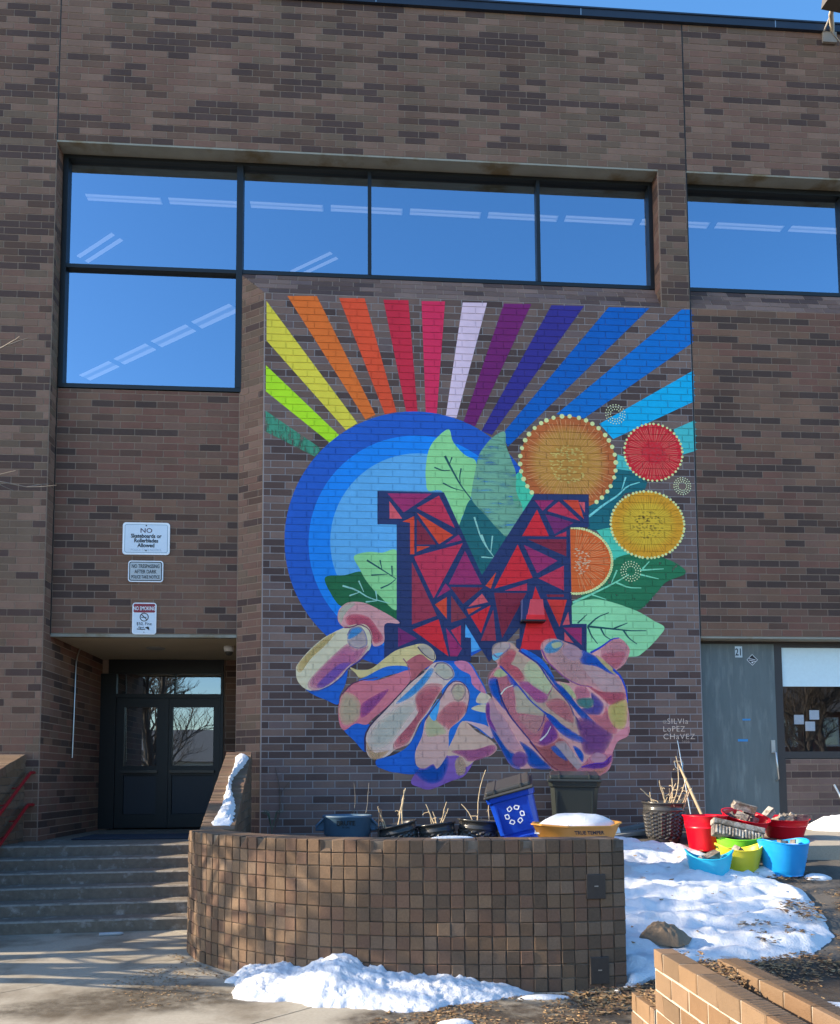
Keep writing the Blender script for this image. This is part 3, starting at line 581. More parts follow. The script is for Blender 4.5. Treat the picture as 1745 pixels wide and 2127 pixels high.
['hand0',(190,122,168),13,1,[2699,3226,2888,3222,3021,3025,3145,2788,3042,2819,2948,2914,2918,3040,2777,3119],0],
['hand0',(226,196,180),13,1,[2932,2564,3072,2623,3174,2607,3173,2513,3055,2517],0],
['hand0',(226,190,180),13,1,[3001,2654,3074,2796,3207,2733,3175,2638],0],
['hand0',(222,170,190),14,1,[2833,2387,2990,2363,3178,2301,3224,2144,3036,2285],0],
['hand1',(208,152,164),12,1,[3178,2930,3219,3057,3316,3184,3254,3279,3252,3406,3320,3486,3464,3511,3622,3409,3906,3203,4079,2981,4207,2949,4351,2934,4225,3061,4003,3251,3942,3411,3992,3523,4121,3564,4282,3525,4537,3398,4666,3367,4814,3448,4979,3570,5077,3587,5173,3515,5235,3402,5166,3225,5033,3112,5112,3016,5165,2856,5183,2617,5204,2458,5199,2283,5124,2172,5026,2109,4940,1904,4904,1715,4773,1621,4612,1591,4453,1607,4167,1655,4009,1719,3597,1713,3472,1768,3348,1987,3209,2222,3141,2458,3151,2646,3231,2709],0],
['hand1',(26,94,192),13,1,[3922,3203,4033,3108,4126,2949,4285,2854,4441,2632,4615,2458,4709,2347,4549,2394,4345,2632,4157,2854],0],
['hand1',(25,100,205),15,1,[3457,3026,3614,2892,3802,2695,3975,2529,4117,2442,4337,2236,4560,2126,4582,2062,4351,2126,4178,2237,3990,2458,3770,2631,3550,2852],0],
['hand1',(26,94,192),13,1,[3180,2410,3288,2238,3427,2003,3537,1924,3613,1713,3472,1768,3348,1987,3225,2207],0],
['hand1',(26,94,192),13,1,[3619,2096,3791,1986,3932,1844,4057,1719,3850,1712,3725,1783,3695,1939],0],
['hand1',(25,100,205),16,1,[4381,2031,4477,1984,4531,1889,4508,1803,4435,1905],0],
['hand1',(60,60,150),13,1,[4422,2458,4484,2363,4514,2268,4466,2268,4420,2363],0],
['hand1',(26,94,192),13,1,[3970,3156,3906,3203,3780,3282,3653,3393,3718,3409,3971,3251,4127,2997],0],
['hand1',(220,186,180),14,1,[3251,3343,3255,3422,3320,3486,3463,3503,3559,3472,3621,3393,3811,3266,3906,3203,4031,2997,4125,2870,4251,2743,4345,2616,4406,2458,4481,2205,4338,2252,4116,2379,3959,2521,3770,2679,3677,2805,3489,3026,3348,3169,3365,3280,3269,3248],0],
['hand1',(208,108,132),15,1,[3332,3184,3365,3296,3494,3408,3589,3361,3491,3217,3618,3138,3695,2995,3615,2932,3489,3042],0],
['hand1',(226,216,192),15,1,[3698,3138,3811,3250,3937,3124,4094,2933,4059,2774,3900,2837,3743,2964],0],
['hand1',(176,102,172),15,1,[3615,2932,3838,2917,4027,2743,3961,2647,3771,2695],0],
['hand1',(215,130,150),15,1,[3993,2632,4186,2711,4344,2584,4388,2363,4182,2458],0],
['hand1',(215,192,206),16,1,[3254,3343,3263,3430,3352,3498,3482,3499,3498,3440,3430,3376,3317,3280,3257,3279],0],
['hand1',(110,180,210),17,1,[3251,3335,3398,3360,3301,3256,3250,3260],0],
['hand1',(206,128,156),14,1,[3186,2978,3219,3073,3299,3129,3395,3121,3473,3026,3614,2868,3802,2647,3975,2505,4115,2316,4176,2142,4111,2095,4015,2032,3887,2033,3762,2111,3606,2300,3481,2458,3388,2631,3342,2773,3313,2947],0],
['hand1',(226,216,182),15,1,[3254,3041,3315,3124,3414,3109,3444,3042,3330,3007],0],
['hand1',(20,100,205),15,1,[3183,2962,3298,2994,3328,2868,3357,2678,3419,2536,3294,2678,3213,2788],0],
['hand1',(220,132,158),15,1,[3358,2710,3486,2789,3563,2615,3577,2489,3733,2300,3843,2221,3762,2127,3606,2332,3450,2489],0],
['hand1',(192,196,188),16,1,[3550,2868,3677,2837,3959,2537,3974,2458,3704,2489,3577,2521,3564,2710],0],
['hand1',(226,152,166),16,1,[3608,2458,3831,2458,3974,2442,3956,2331,3858,2206,3701,2300],0],
['hand1',(150,80,165),15,1,[3988,2363,4069,2410,4115,2300,4160,2158,4015,2048,3888,2064,3938,2205],0],
['hand1',(212,168,198),14,1,[3151,2615,3231,2709,3292,2568,3386,2458,3479,2300,3602,2065,3633,2018,3506,1940,3412,2018,3288,2206,3195,2332,3141,2489],0],
['hand1',(150,75,170),15,1,[3143,2615,3190,2631,3203,2410,3288,2238,3194,2316,3142,2458],0],
['hand1',(140,92,166),14,1,[3726,1845,3715,1894,3685,1933,3641,1955,3592,1955,3547,1934,3516,1895,3504,1846,3514,1797,3545,1758,3589,1736,3638,1736,3683,1757,3714,1796],0],
['hand1',(172,104,118),14,1,[3761,2080,3903,2017,4111,2079,4192,2142,4302,2063,4425,1827,4503,1732,4438,1638,4199,1655,4041,1750,3886,1939],0],
['hand1',(216,188,208),15,1,[4126,2048,4255,2095,4349,1984,4504,1779,4455,1685,4298,1843],0],
['hand1',(72,112,200),15,1,[4062,2001,4142,2024,4298,1827,4171,1883],0],
['hand1',(226,166,182),16,1,[3950,3411,3992,3523,4121,3559,4266,3525,4521,3398,4615,3254,4839,3127,5095,3000,5141,2856,5138,2745,4959,2728,4672,2871,4479,2902,4288,2997,4130,3140,4019,3251],0],
['hand1',(95,165,210),17,1,[3994,3435,4040,3499,4137,3548,4242,3537,4257,3477,4166,3377,4037,3355,3987,3395],0],
['hand1',(226,216,192),18,1,[4096,3492,4217,3521,4240,3464,4135,3425],0],
['hand1',(232,172,202),17,1,[4247,3412,4362,3493,4521,3398,4527,3302,4405,3250,4294,3301],0],
['hand1',(202,178,196),17,1,[4533,3206,4727,3175,5047,3000,5113,2936,5058,2792,4832,2824,4658,2999],0],
['hand1',(182,100,128),17,1,[4592,2903,4799,2808,5123,2792,5137,2697,4941,2617,4798,2728],0],
['hand1',(30,95,195),17,1,[4529,3398,4666,3351,4842,3256,5041,3096,4967,3056,4743,3167,4526,3214],0],
['hand1',(206,192,152),18,1,[4738,3316,4810,3295,5025,3096,4999,3061,4864,3168],0],
['hand1',(226,152,176),16,1,[4812,3368,4846,3464,5011,3573,5141,3542,5223,3434,5221,3354,5132,3193,5017,3125,4905,3192,4822,3255],0],
['hand1',(208,122,150),17,1,[4827,3336,5007,3385,5169,3370,5100,3209,5018,3144,4906,3208],0],
['hand1',(226,216,182),15,1,[4206,2937,4334,2894,4436,2743,4411,2704,4285,2830],0],
['hand1',(210,132,166),15,1,[4430,2871,4575,2871,4645,2744,4474,2672,4427,2735],0],
['hand1',(86,142,142),15,1,[4451,2696,4660,2715,4690,2617,4601,2561,4473,2608],0],
['hand1',(95,86,166),15,1,[4654,2791,4828,2633,4776,2482,4599,2482,4504,2561,4690,2593],0],
['hand1',(132,78,142),15,1,[4453,2410,4693,2378,4948,2220,4878,2014,4780,1920,4555,1921,4495,2110],0],
['hand1',(218,128,152),16,1,[4607,2474,4808,2474,4875,2593,4935,2378,5022,2283,4979,2196,4804,2291],0],
['hand1',(220,196,132),17,1,[4902,2569,5006,2665,5156,2684,5177,2490,5127,2291,4998,2294,4917,2426],0],
['hand1',(216,132,156),16,1,[5127,2283,5205,2302,5176,2172,5025,2090,4941,1927,4836,1932,4895,2030,5012,2204],0],
['hand1',(192,132,170),15,1,[4479,1732,4651,1905,4716,1955,4944,1951,4907,1731,4773,1618,4612,1587,4446,1670],0],
['hand1',(226,162,196),16,1,[4626,1858,4716,1939,4847,1891,4829,1806,4697,1786],0],
['hand1',(116,62,162),16,1,[4511,1729,4648,1779,4841,1794,4927,1896,4909,1793,4775,1712],0],
['hand1',(206,142,142),16,1,[4430,1667,4646,1688,4872,1734,4773,1618,4596,1588],0],
['line0',(70,60,140),19,2,[1490,3375,1366,3233,1211,3139,1103,2997,964,2888,810,2817,688,2809],5],
['line0',(112,110,150),19,2,[1192,3594,1241,3689,1366,3716,1443,3627,1470,3462,1366,3409,1241,3437,1195,3515],4],
['line0',(60,45,75),19,2,[1442,1972,1435,2189,1520,2344,1722,2546,1924,2765,2081,2938,2270,3080],6],
['line0',(90,80,120),19,2,[2411,3144,2459,3210,2569,3211,2666,3129,2689,3019,2583,2960,2489,3015,2416,3081],4],
['line0',(70,60,110),19,2,[2281,2406,2376,2547,2518,2735,2598,2877,2693,2956,2803,2940,2889,2846,2911,2720,2862,2516],5],
['line0',(130,108,120),19,2,[2649,2814,2708,2912,2819,2904,2860,2814,2801,2685,2706,2677,2652,2806],4],
['line0',(80,70,100),19,2,[2181,3435,2248,3348,2349,3267,2420,3246,2416,3357],4],
['line0',(120,50,90),19,2,[1148,3704,1241,3708,1366,3756,1490,3691,1534,3580,1529,3486],5],
['line0',(90,50,80),19,2,[1118,2763,1242,2904,1381,2959,1614,2999],5],
['line0',(150,90,110),19,2,[1973,3268,2028,3205,2051,3111,2081,2985],4],
['line1',(40,50,130),19,2,[3621,3393,3811,3266,3906,3203,4031,2997,4125,2870,4251,2743,4345,2616,4406,2458],6],
['line1',(30,60,160),19,2,[3348,3169,3489,3026,3677,2805,3770,2679,3959,2521,4116,2379,4338,2252],6],
['line1',(120,100,140),19,2,[3254,3343,3317,3280,3430,3376,3498,3440,3482,3499],4],
['line1',(25,40,110),19,2,[3297,2978,3342,2773,3388,2631,3481,2458,3606,2300,3762,2111,3886,1939],7],
['line1',(232,212,216),19,2,[3355,2765,3423,2852,3535,2897],5],
['line1',(232,206,216),19,2,[3904,2108,4001,2190,4067,2316],6],
['line1',(100,60,120),19,2,[3978,2489,3956,2363,3875,2237],4],
['line1',(120,60,130),19,2,[3950,3411,4019,3251,4130,3140,4288,2997,4479,2902,4672,2871],5],
['line1',(25,70,185),19,2,[4985,3128,5096,3024,5165,2856,5187,2649],8],
['line1',(30,60,180),19,2,[4658,3364,4814,3448,4979,3570,5085,3585],7],
['line1',(90,50,150),19,2,[4495,1729,4648,1779,4841,1794,4927,1896],5],
['line1',(110,40,70),19,2,[3761,2096,3901,1923,4057,1750,4199,1663],5],
['line1',(150,70,110),19,2,[4027,2750,4076,2822,4110,2901],4]]
FLOWERS=[[(178,96,48),(182,132,58),7,4388,6152,708,701,38,339,(232,225,165),(205,150,110),(228,205,130),0,360,0.8],
[(200,36,48),0,7,5663,6341,436,430,42,190,(232,225,165),(230,120,110),(190,75,80),0,360,0],
[(226,158,38),(222,182,52),8,5547,5256,548,496,58,200,(232,225,165),(170,125,30),(70,50,25),0,360,0.74],
[(205,102,46),0,7,4459,4705,546,482,50,210,(232,225,165),(228,150,110),(240,210,190),-97,97,0]]
BEADS=[[5106,6901,145],
[6083,5842,126],
[5279,4560,145]]
mural = thing('mural', (3.1, 0, 1.6), 'large painted mural of cupped hands holding a letter M with flowers and rainbow rays', 'mural')
_pm = {}
def paint(col, wear=0, alpha=1):
    key = (tuple(col), wear, alpha)
    if key not in _pm:
        tp = {0: None, 1: (14, .46, .62, (1,1,.22)), 2: (4, .50, .70, (.6,1,3.2)), 3: (9, .60, .68, (1,1,1))}[wear]
        _pm[key] = material('wall paint %d %d %d' % tuple(col), sc(lin(col), KP, (1.36,.88,.7) if col[2] < 90 and col[0] > 200 else (1.12,.98,.85) if col[2] < 90 and col[0] > 150 else (1.32,.99,.74) if col[0] > 150 else (1.15,1,.88) if col[2] < 215 else (1,1,.95)), rough=.62, var=.10, scale=9, stain=.22, bump=.2, bscale=150, transp=tp, spec=.3)
        if alpha < 1: _pm[key].node_tree.nodes['Principled BSDF'].inputs['Alpha'].default_value = alpha
    return _pm[key]
ROWS = {}
for p in mur_bricks: ROWS.setdefault(round(p[0][1], 3), []).append((p[0][0], p[2][0], p[0][1], p[2][1]))
ROWK = sorted(ROWS)
def clip_rect(t, r):
    for n, c in (((-1,0), -r[0]), ((1,0), r[1]), ((0,-1), -r[2]), ((0,1), r[3])):
        t = clip_poly(t, n, c)
        if len(t) < 3: return []
    return t
_li = [0]
def film(m, poly, L, mi=0, jit=True):
    if jit: _li[0] += 1; L += (_li[0] % 11)/11
    eb, ej = -.0062-.00022*L, -.0004-.00022*L
    if sum(poly[i][0]*poly[(i+1) % len(poly)][1]-poly[(i+1) % len(poly)][0]*poly[i][1] for i in range(len(poly))) < 0: poly = poly[::-1]
    tris = tessellate_polygon([[Vector((x, z, 0)) for x, z in poly]])
    m.add([(x, ej, z) for x, z in poly], [tuple(t) for t in tris], mi)
    zs = [p[1] for p in poly]; z0, z1 = min(zs), max(zs)
    for t in tris:
        T = [poly[i] for i in t]
        if (T[1][0]-T[0][0])*(T[2][1]-T[0][1])-(T[2][0]-T[0][0])*(T[1][1]-T[0][1]) < 0: T = T[::-1]
        tx0, tx1 = min(p[0] for p in T), max(p[0] for p in T); tz0, tz1 = min(p[1] for p in T), max(p[1] for p in T)
        for k in ROWK:
            if k > tz1 or k+C_ < tz0: continue
            for r in ROWS[k]:
                if r[0] > tx1 or r[1] < tx0: continue
                q = clip_rect(T, r)
                if len(q) >= 3: m.add([(x, eb, z) for x, z in q], [list(range(len(q)))], mi)
def pts_of(a): return [(a[i]/1000, a[i+1]/1000) for i in range(0, len(a), 2)]
def ribbon(p, wd):
    n = len(p); l, r = [], []
    for i in range(n):
        a, b = p[max(0, i-1)], p[min(n-1, i+1)]; d = math.hypot(b[0]-a[0], b[1]-a[1]) or 1
        k = wd/2*(1-.55*i/(n-1)); nx, nz = -(b[1]-a[1])/d*k, (b[0]-a[0])/d*k
        l.append((p[i][0]+nx, p[i][1]+nz)); r.append((p[i][0]-nx, p[i][1]-nz))
    return l+r[::-1]
def disc(cx, cz, rx, rz, n=40, a0=0, a1=360):
    p = [(cx+rx*math.cos(R(a0+(a1-a0)*i/n)), cz+rz*math.sin(R(a0+(a1-a0)*i/n))) for i in range(n if a1-a0 == 360 else n+1)]
    return p
hbase = {0: [], 1: []}
def in_poly(x, y, P):
    c = False
    for i in range(len(P)):
        (x0, y0), (x1, y1) = P[i], P[i-1]
        if (y0 > y) != (y1 > y) and x < (x1-x0)*(y-y0)/(y1-y0)+x0: c = not c
    return c
def smooth(p, k=5):          # closed Catmull-Rom curve through the points
    n = len(p); o = []
    for i in range(n):
        a, b, c, d = p[i-1], p[i], p[(i+1) % n], p[(i+2) % n]
        for j in range(k):
            t = j/k; o.append(tuple(.5*(2*b[q]+(c[q]-a[q])*t+(2*a[q]-5*b[q]+4*c[q]-d[q])*t*t+(3*b[q]-a[q]-3*c[q]+d[q])*t**3) for q in (0, 1)))
    return o
letter = None; hands = {}; leaf_last = []
NICE = {'sunray': 'ray', 'disc_ring': 'ring'}
for part, col, L, smf, pts, wear in MURAL:
    p = pts_of(pts); m = MB()
    if part == 'vein':
        q = [p[0]]
        for i in range(1, len(p)-1): q += [(p[i][0]*.8+p[i-1][0]*.2, p[i][1]*.8+p[i-1][1]*.2), (p[i][0]*.8+p[i+1][0]*.2, p[i][1]*.8+p[i+1][1]*.2)]
        q.append(p[-1]); film(m, ribbon(q, wear*.0042), L)
        cx, cz = p[len(p)//2]; tgt = min(leaf_last, key=lambda l: (l[1]-cx)**2+(l[2]-cz)**2)[0]
        m.build('vein', paint(col), tgt); continue
    if part.startswith('line'):
        q = [p[0]]
        for i in range(1, len(p)-1): q += [(p[i][0]*.8+p[i-1][0]*.2, p[i][1]*.8+p[i-1][1]*.2), (p[i][0]*.8+p[i+1][0]*.2, p[i][1]*.8+p[i+1][1]*.2)]
        q.append(p[-1]); film(m, ribbon(q, wear*.0042), L); m.build('brush_line', paint(col), hands[int(part[4])]); continue
    if smf: p = smooth(p)
    if part.startswith('hand'):
        h = int(part[4]); area = abs(sum(p[i][0]*p[(i+1) % len(p)][1]-p[(i+1) % len(p)][0]*p[i][1] for i in range(len(p))))/2
        host = max([sum(in_poly(x, z, q) for x, z in p)/len(p) for q, a_ in hbase[h] if a_ > area*1.25] or [0])
        if host > .7 and h in hands:            # blended brushwork inside a finger: thin washes laid over each other
            cx, cz = sum(q[0] for q in p)/len(p), sum(q[1] for q in p)/len(p); hp = None
            for k, f_ in enumerate((1.03, .95, .86, .74, .60, .44)):
                m = MB(); film(m, [(cx+(x-cx)*f_, cz+(z-cz)*f_) for x, z in p], L+.02*k); o = m.build('paint_patch', paint(col, 0, .36), hands[h])
            continue
        if col[2] < 185 or col[0] > 100: hbase[h].append((p, area))
        film(m, p, L)
        if h not in hands: hands[h] = m.build('painted_hand', paint(col), mural)
        else: m.build('paint_patch', paint(col), hands[h])
        continue
    film(m, p, L)
    if part == 'shard': o = m.build('shard', paint(col), letter)
    else:
        o = m.build(part, paint(col, wear), mural)
        if part == 'block_letter': letter = o
        if part == 'leaf': leaf_last.append((o, sum(q[0] for q in p)/len(p), sum(q[1] for q in p)/len(p)))
rnd = random.Random(3); LPOLY = [pts_of(q[4]) for q in MURAL if q[0] == 'block_letter'][0]
for col, col2, L, cx, cz, rx, rz, nb, rb, bc, lc, tc, a0, a1, inner in FLOWERS:
    cx, cz, rx, rz = cx/1000, cz/1000, rx/1000, rz/1000; rb /= 1e4
    m = MB(); P = disc(cx, cz, rx, rz, 56, a0, a1); film(m, P, L, 0, False); fo = m.build('flower', paint(col), mural)
    if inner:
        for k in range(6):
            f_ = inner+.04-.035*k; cc = [col[i]+(col2[i]-col[i])*(k+1)/6 for i in range(3)]
            m = MB(); film(m, disc(cx, cz, rx*f_, rz*f_, 48), L+.3*(k+1), 0, False); m.build('flower_centre', paint([int(v) for v in cc]), fo)
    m = MB()
    for i in range(64):
        t = R(rnd.uniform(0, 4))+2*math.pi*i/64
        if a1-a0 != 360 and math.cos(t) < .05: continue
        r0, r1 = rnd.uniform(.36, .5), rnd.uniform(.8, .96)
        film(m, ribbon([(cx+rx*r1*math.cos(t), cz+rz*r1*math.sin(t)), (cx+rx*r0*math.cos(t), cz+rz*r0*math.sin(t))], .008), L+2.2, 0, False)
    m.build('stamen_line', paint(lc), fo, kind='stuff')
    m = MB()
    for i in range(110):
        t = rnd.uniform(0, 2*math.pi); q = .42*math.sqrt(rnd.random())
        if a1-a0 != 360 and math.cos(t) < 0: continue
        x, z = cx+rx*q*math.cos(t), cz+rz*q*math.sin(t)
        if in_poly(x, z, LPOLY): continue
        s_ = rnd.uniform(.014, .022)*(rx/.5)**.4
        for a in (-.9, 0, .9):
            yb = -.0062-.00022*(L+2.6); m.add([(x, yb, z), (x+math.sin(a-.2)*s_, yb, z-math.cos(a-.2)*s_), (x+math.sin(a+.2)*s_, yb, z-math.cos(a+.2)*s_)], [(0,1,2)])
    m.build('stamen_tip', paint(tc), fo, kind='stuff')
    m = MB()
    for i in range(nb):
        t = R(a0+(a1-a0)*(i+.3*rnd.random())/nb); r_ = rb*rnd.uniform(.9, 1.08)
        x, z = cx+rx*math.cos(t), cz+rz*math.sin(t)
        if in_poly(x, z, LPOLY): continue
        m.add([(px_, -.0062-.00022*(L+2.7), pz_) for px_, pz_ in disc(x, z, r_, r_, 10)], [list(range(9, -1, -1))])
    m.build('bead', paint(bc), fo, kind='stuff')
for cx, cz, r_ in BEADS:
    m = MB(); cx, cz, r_ = cx/1000, cz/1000, r_/1000
    for q, n in ((.52, 13), (.76, 18), (1, 21)):
        for i in range(n):
            t = 2*math.pi*(i+q*3)/n; m.add([(a, -.0092, b) for a, b in disc(cx+r_*q*math.cos(t), cz+r_*q*math.sin(t), .0095, .0095, 8)], [list(range(7, -1, -1))])
    m.build('bead_ring', paint((236,232,190)), mural)
M_SIG = paint((196,194,200))
for tx, sz, x, z, sx in (('@', .062, 5.69, 2.355, 1), ('SILVIa', .112, 5.755, 2.345, 1.0), ('LoPEZ', .112, 5.69, 2.235, 1.0), ('CHaVEZ', .112, 5.69, 2.125, 1.08), ('2020', .05, 5.965, 2.07, 1)):
    text_mesh(tx, sz, facing(x, -.0095, z), M_SIG, 'signature', mural, align='LEFT', sx=sx, space=1.12, bold=-.0012)
# metal box under the letter, painted over with the mural
bx = thing('wall_light_box', (3.81, 0, 3.96), 'metal box painted over in red and navy, fixed on the painted letter M', 'box')
PB = [(3.655,4.10),(3.945,4.10),(3.975,3.81),(3.645,3.81)]
def boxface(poly, mat, name, par, y=-.16, th=.15):
    m = MB(); P = [(x, y-.0, z) for x, z in poly]
    if sum(poly[i][0]*poly[(i+1) % len(poly)][1]-poly[(i+1) % len(poly)][0]*poly[i][1] for i in range(len(poly))) < 0: P = P[::-1]
    m.prism(P, Vector((0, th, 0))); return m.build(name, mat, par)
hull = boxface(PB, paint((38,52,98)), 'housing', bx)
boxface([(3.71,3.81),(3.77,4.10),(3.945,4.10),(3.975,3.81)], paint((185,72,92)), 'painted_face', bx, -.164, .003)
boxface([(3.70,3.81),(3.715,3.875),(3.969,3.875),(3.975,3.81)], paint((206,44,55)), 'painted_face', bx, -.168, .003)
m = MB(); m.box(3.64, 3.98, -.175, -.008, 3.785, 3.808); m.build('bottom_lip', M_FRAME, bx)

# ---------------------------------------------------------------- signs by the entry
def rrect(cx, cz, w_, h_, r_, n=5):
    P = []
    for sx, sz, a0 in ((1,-1,-90),(1,1,0),(-1,1,90),(-1,-1,180)):
        for i in range(n+1):
            t = R(a0+90*i/n); P.append((cx+sx*(w_/2-r_)+r_*math.cos(t), cz+sz*(h_/2-r_)+r_*math.sin(t)))
    return P
def plate(m, poly, y, th, mi): m.prism([(x, y, z) for x, z in poly], Vector((0, th, 0)), mi)
M_SWH = material('sign white', (.70,.78,.86), rough=.35, var=.05); M_SEDGE = material('sign rim', (.86,.90,.93), rough=.35, var=.04); M_SGR = material('sign grey', (.48,.52,.53), rough=.4, var=.06); M_SRED = material('sign red', (.28,.02,.035), rough=.4)
ys = RX-.02
def frame_ring(m, cx, cz, w_, h_, r_, t_, y, mi):
    a, b = rrect(cx, cz, w_, h_, r_), rrect(cx, cz, w_-2*t_, h_-2*t_, max(.002, r_-t_)); n = len(a)
    m.add([(x, y, z) for x, z in a+b], [(i, (i+1) % n, n+(i+1) % n, n+i) for i in range(n)], mi)
sg = thing('sign', (-1.66, RX, 5.0), 'white metal sign reading no skateboards or rollerblades, topmost of three', 'sign', None)
m = MB(); cx, cz = -1.658, 5.0; plate(m, rrect(cx, cz, .655, .465, .045), ys, .012, 0); frame_ring(m, cx, cz, .60, .41, .03, .007, ys-.001, 1); m.build('plate', [M_SEDGE, material('sign grey line', (.25,.36,.44), rough=.4)], sg)
m = MB(); plate(m, rrect(cx, cz, .585, .395, .025), ys-.0015, .001, 0); m.build('face', M_SWH, sg)
m = MB()
m = MB(); m.box(cx-.008, cx+.008, ys-.006, ys, cz+.180, cz+.196); m.box(cx-.008, cx+.008, ys-.006, ys, cz-.182, cz-.166); m.build('bolt', M_INK, sg)
for tx, sz, dz, sx, b, mt in (('NO', .094, .085, 1.15, .0005, material('sign maroon ink', (.06,.012,.03))), ('Skateboards or', .078, .012, .88, .0022, M_INK), ('Rollerblades', .078, -.055, .86, .0022, M_INK), ('Allowed', .078, -.124, .9, .0022, M_INK), ('POLICE TAKE NOTICE', .042, -.178, 1.02, -.0004, material('faded sign ink', (.45,.52,.60)))):
    text_mesh(tx, sz, facing(cx, ys-.003, cz+dz), mt, 'lettering', sg, sx=sx, bold=b)
sg = thing('sign', (-1.655, RX, 4.53), 'grey metal sign reading no trespassing after dark, middle of three', 'sign')
m = MB(); cx, cz = -1.657, 4.528; plate(m, rrect(cx, cz, .485, .305, .04), ys, .012, 0); plate(m, rrect(cx, cz, .455, .275, .03), ys-.001, .001, 1); plate(m, rrect(cx, cz, .43, .25, .022), ys-.002, .001, 2); m.build('plate', [M_SEDGE, M_INK, M_SGR], sg)
for tx, sz, dz, sx in (('NO TRESPASSING', .075, .048, .66), ('AFTER DARK', .075, -.030, .70), ('POLICE TAKE NOTICE', .066, -.103, .60)):
    text_mesh(tx, sz, facing(cx, ys-.004, cz+dz), M_INK, 'lettering', sg, sx=sx, bold=.0008)
sg = thing('sign', (-1.665, RX, 3.85), 'small white no smoking sign with a red header, just above the entry', 'sign')
m = MB(); cx, cz = -1.664, 3.852; plate(m, rrect(cx, cz, .332, .452, .04), ys, .012, 0); m.build('plate', M_SEDGE, sg)
m = MB(); plate(m, rrect(cx, cz-.065, .295, .29, .012), ys-.0015, .001, 0); m.build('face', M_SWH, sg)
m = MB(); plate(m, rrect(cx, cz+.148, .297, .125, .016), ys-.0015, .001, 0); m.build('red_header', M_SRED, sg)
text_mesh('NO SMOKING', .078, facing(cx, ys-.003, cz+.118), M_SEDGE, 'lettering', sg, sx=.62, bold=.001)
m = MB(); n = 24
a = disc(cx, cz+.02, .062, .062, n); b = disc(cx, cz+.02, .050, .050, n); m.add([(x, ys-.003, z) for x, z in a+b], [(i, (i+1) % n, n+(i+1) % n, n+i) for i in range(n)])
m.add([(cx-.044,ys-.004,cz+.056),(cx-.036,ys-.004,cz+.064),(cx+.044,ys-.004,cz-.016),(cx+.036,ys-.004,cz-.024)], [(3,2,1,0)]); m.add([(cx-.04,ys-.0035,cz+.012),(cx+.03,ys-.0035,cz+.012),(cx+.03,ys-.0035,cz+.022),(cx-.04,ys-.0035,cz+.022)], [(0,1,2,3)])
m.build('no_smoking_symbol', M_INK, sg)
for tx, sz, dz, sx, b in (('$50. Fine', .062, -.095, .92, -.0002), ('City of', .030, -.135, .9, .0008), ('Ordinance', .030, -.160, .9, .0008)): text_mesh(tx, sz, facing(cx-(.04 if sz < .05 else 0), ys-.003, cz+dz), M_INK, 'lettering', sg, sx=sx, bold=b)
m = MB(); m.add([(cx+.01,ys-.003,cz-.128),(cx+.075,ys-.003,cz-.168),(cx+.068,ys-.003,cz-.118),(cx+.05,ys-.003,cz-.114),(cx+.03,ys-.003,cz-.122)], [(0,1,2,3,4)]); m.box(cx-.005, cx+.005, ys-.006, ys, cz-.198, cz-.188); m.build('black_sticker', M_INK, sg)
# ---------------------------------------------------------------- ground
def fbm(x, y, z=0, o=4):
    v, a, f = 0, .5, 1
    for _ in range(o): v += a*noise.noise((x*f, y*f, z)); a *= .5; f *= 2
    return v
def slope_z(x, y):
    t = min(1, max(0, (y+5.4)/4.4)); t = t*t*(3-2*t)*.35+t*.65
    return .82*t
m = MB(); m.add([(-300,-300,-.03),(300,-300,-.03),(300,300,-.03),(-300,300,-.03)], [(0,1,2,3)]); m.build('ground', M_ASPH, kind='structure')
# paved forecourt: slabs laid on a diagonal
plaza = MB(); plaza.add([(-14,-14,-.012),(3.3,-14,-.012),(3.3,-2.0,-.012),(-14,-2.0,-.012)], [(0,1,2,3)]); plaza = plaza.build('forecourt', M_SOIL, kind='structure')
ang = R(43); ca, sa = math.cos(ang), math.sin(ang); sw = 2.02; g_ = .006; off = (-1.27*sa+4.75*ca)
for i in range(-6, 7):
    for j in range(-5, 6):
        P = []
        q0 = off+i*sw; u0 = j*3.4+1.35+.0*i
        for u, v in ((u0+g_, q0+g_), (u0+3.4-g_, q0+g_), (u0+3.4-g_, q0+sw-g_), (u0+g_, q0+sw-g_)):
            P.append((u*ca+v*sa*1, u*sa-v*ca))
        if sum(P[k][0]*P[(k+1) % 4][1]-P[(k+1) % 4][0]*P[k][1] for k in range(4)) < 0: P = P[::-1]
        for n_, c_ in (((1,0), 3.3), ((-1,0), 14), ((0,1), -2.0), ((0,-1), 14)):
            P = clip_poly(P, n_, c_)
            if len(P) < 3: break
        if len(P) < 3: continue
        m = MB(); m.prism([(x, y, random.uniform(-.0015, .0015)) for x, y in P], Vector((0, 0, -.01)), back=False); m.build('slab', M_CONC, plaza)
def grid(name, x0, x1, y0, y1, nx, ny, fz, mat, keep=None, **kw):
    m = MB(); id_ = {}
    for j in range(ny+1):
        for i in range(nx+1):
            x, y = x0+(x1-x0)*i/nx, y0+(y1-y0)*j/ny; id_[i, j] = len(m.v); m.v.append((x, y, fz(x, y)))
    for j in range(ny):
        for i in range(nx):
            if keep and not keep(x0+(x1-x0)*(i+.5)/nx, y0+(y1-y0)*(j+.5)/ny): continue
            m.f.append([id_[i, j], id_[i+1, j], id_[i+1, j+1], id_[i, j+1]]); m.m.append(0); m.sm.append(True)
    return m.build(name, mat, **kw)
grid('asphalt_slope', 3.302, 14, -9, .2, 90, 80, lambda x, y: slope_z(x, y)+.012*fbm(x*1.5, y*1.5)-.004, M_ASPH, kind='structure')
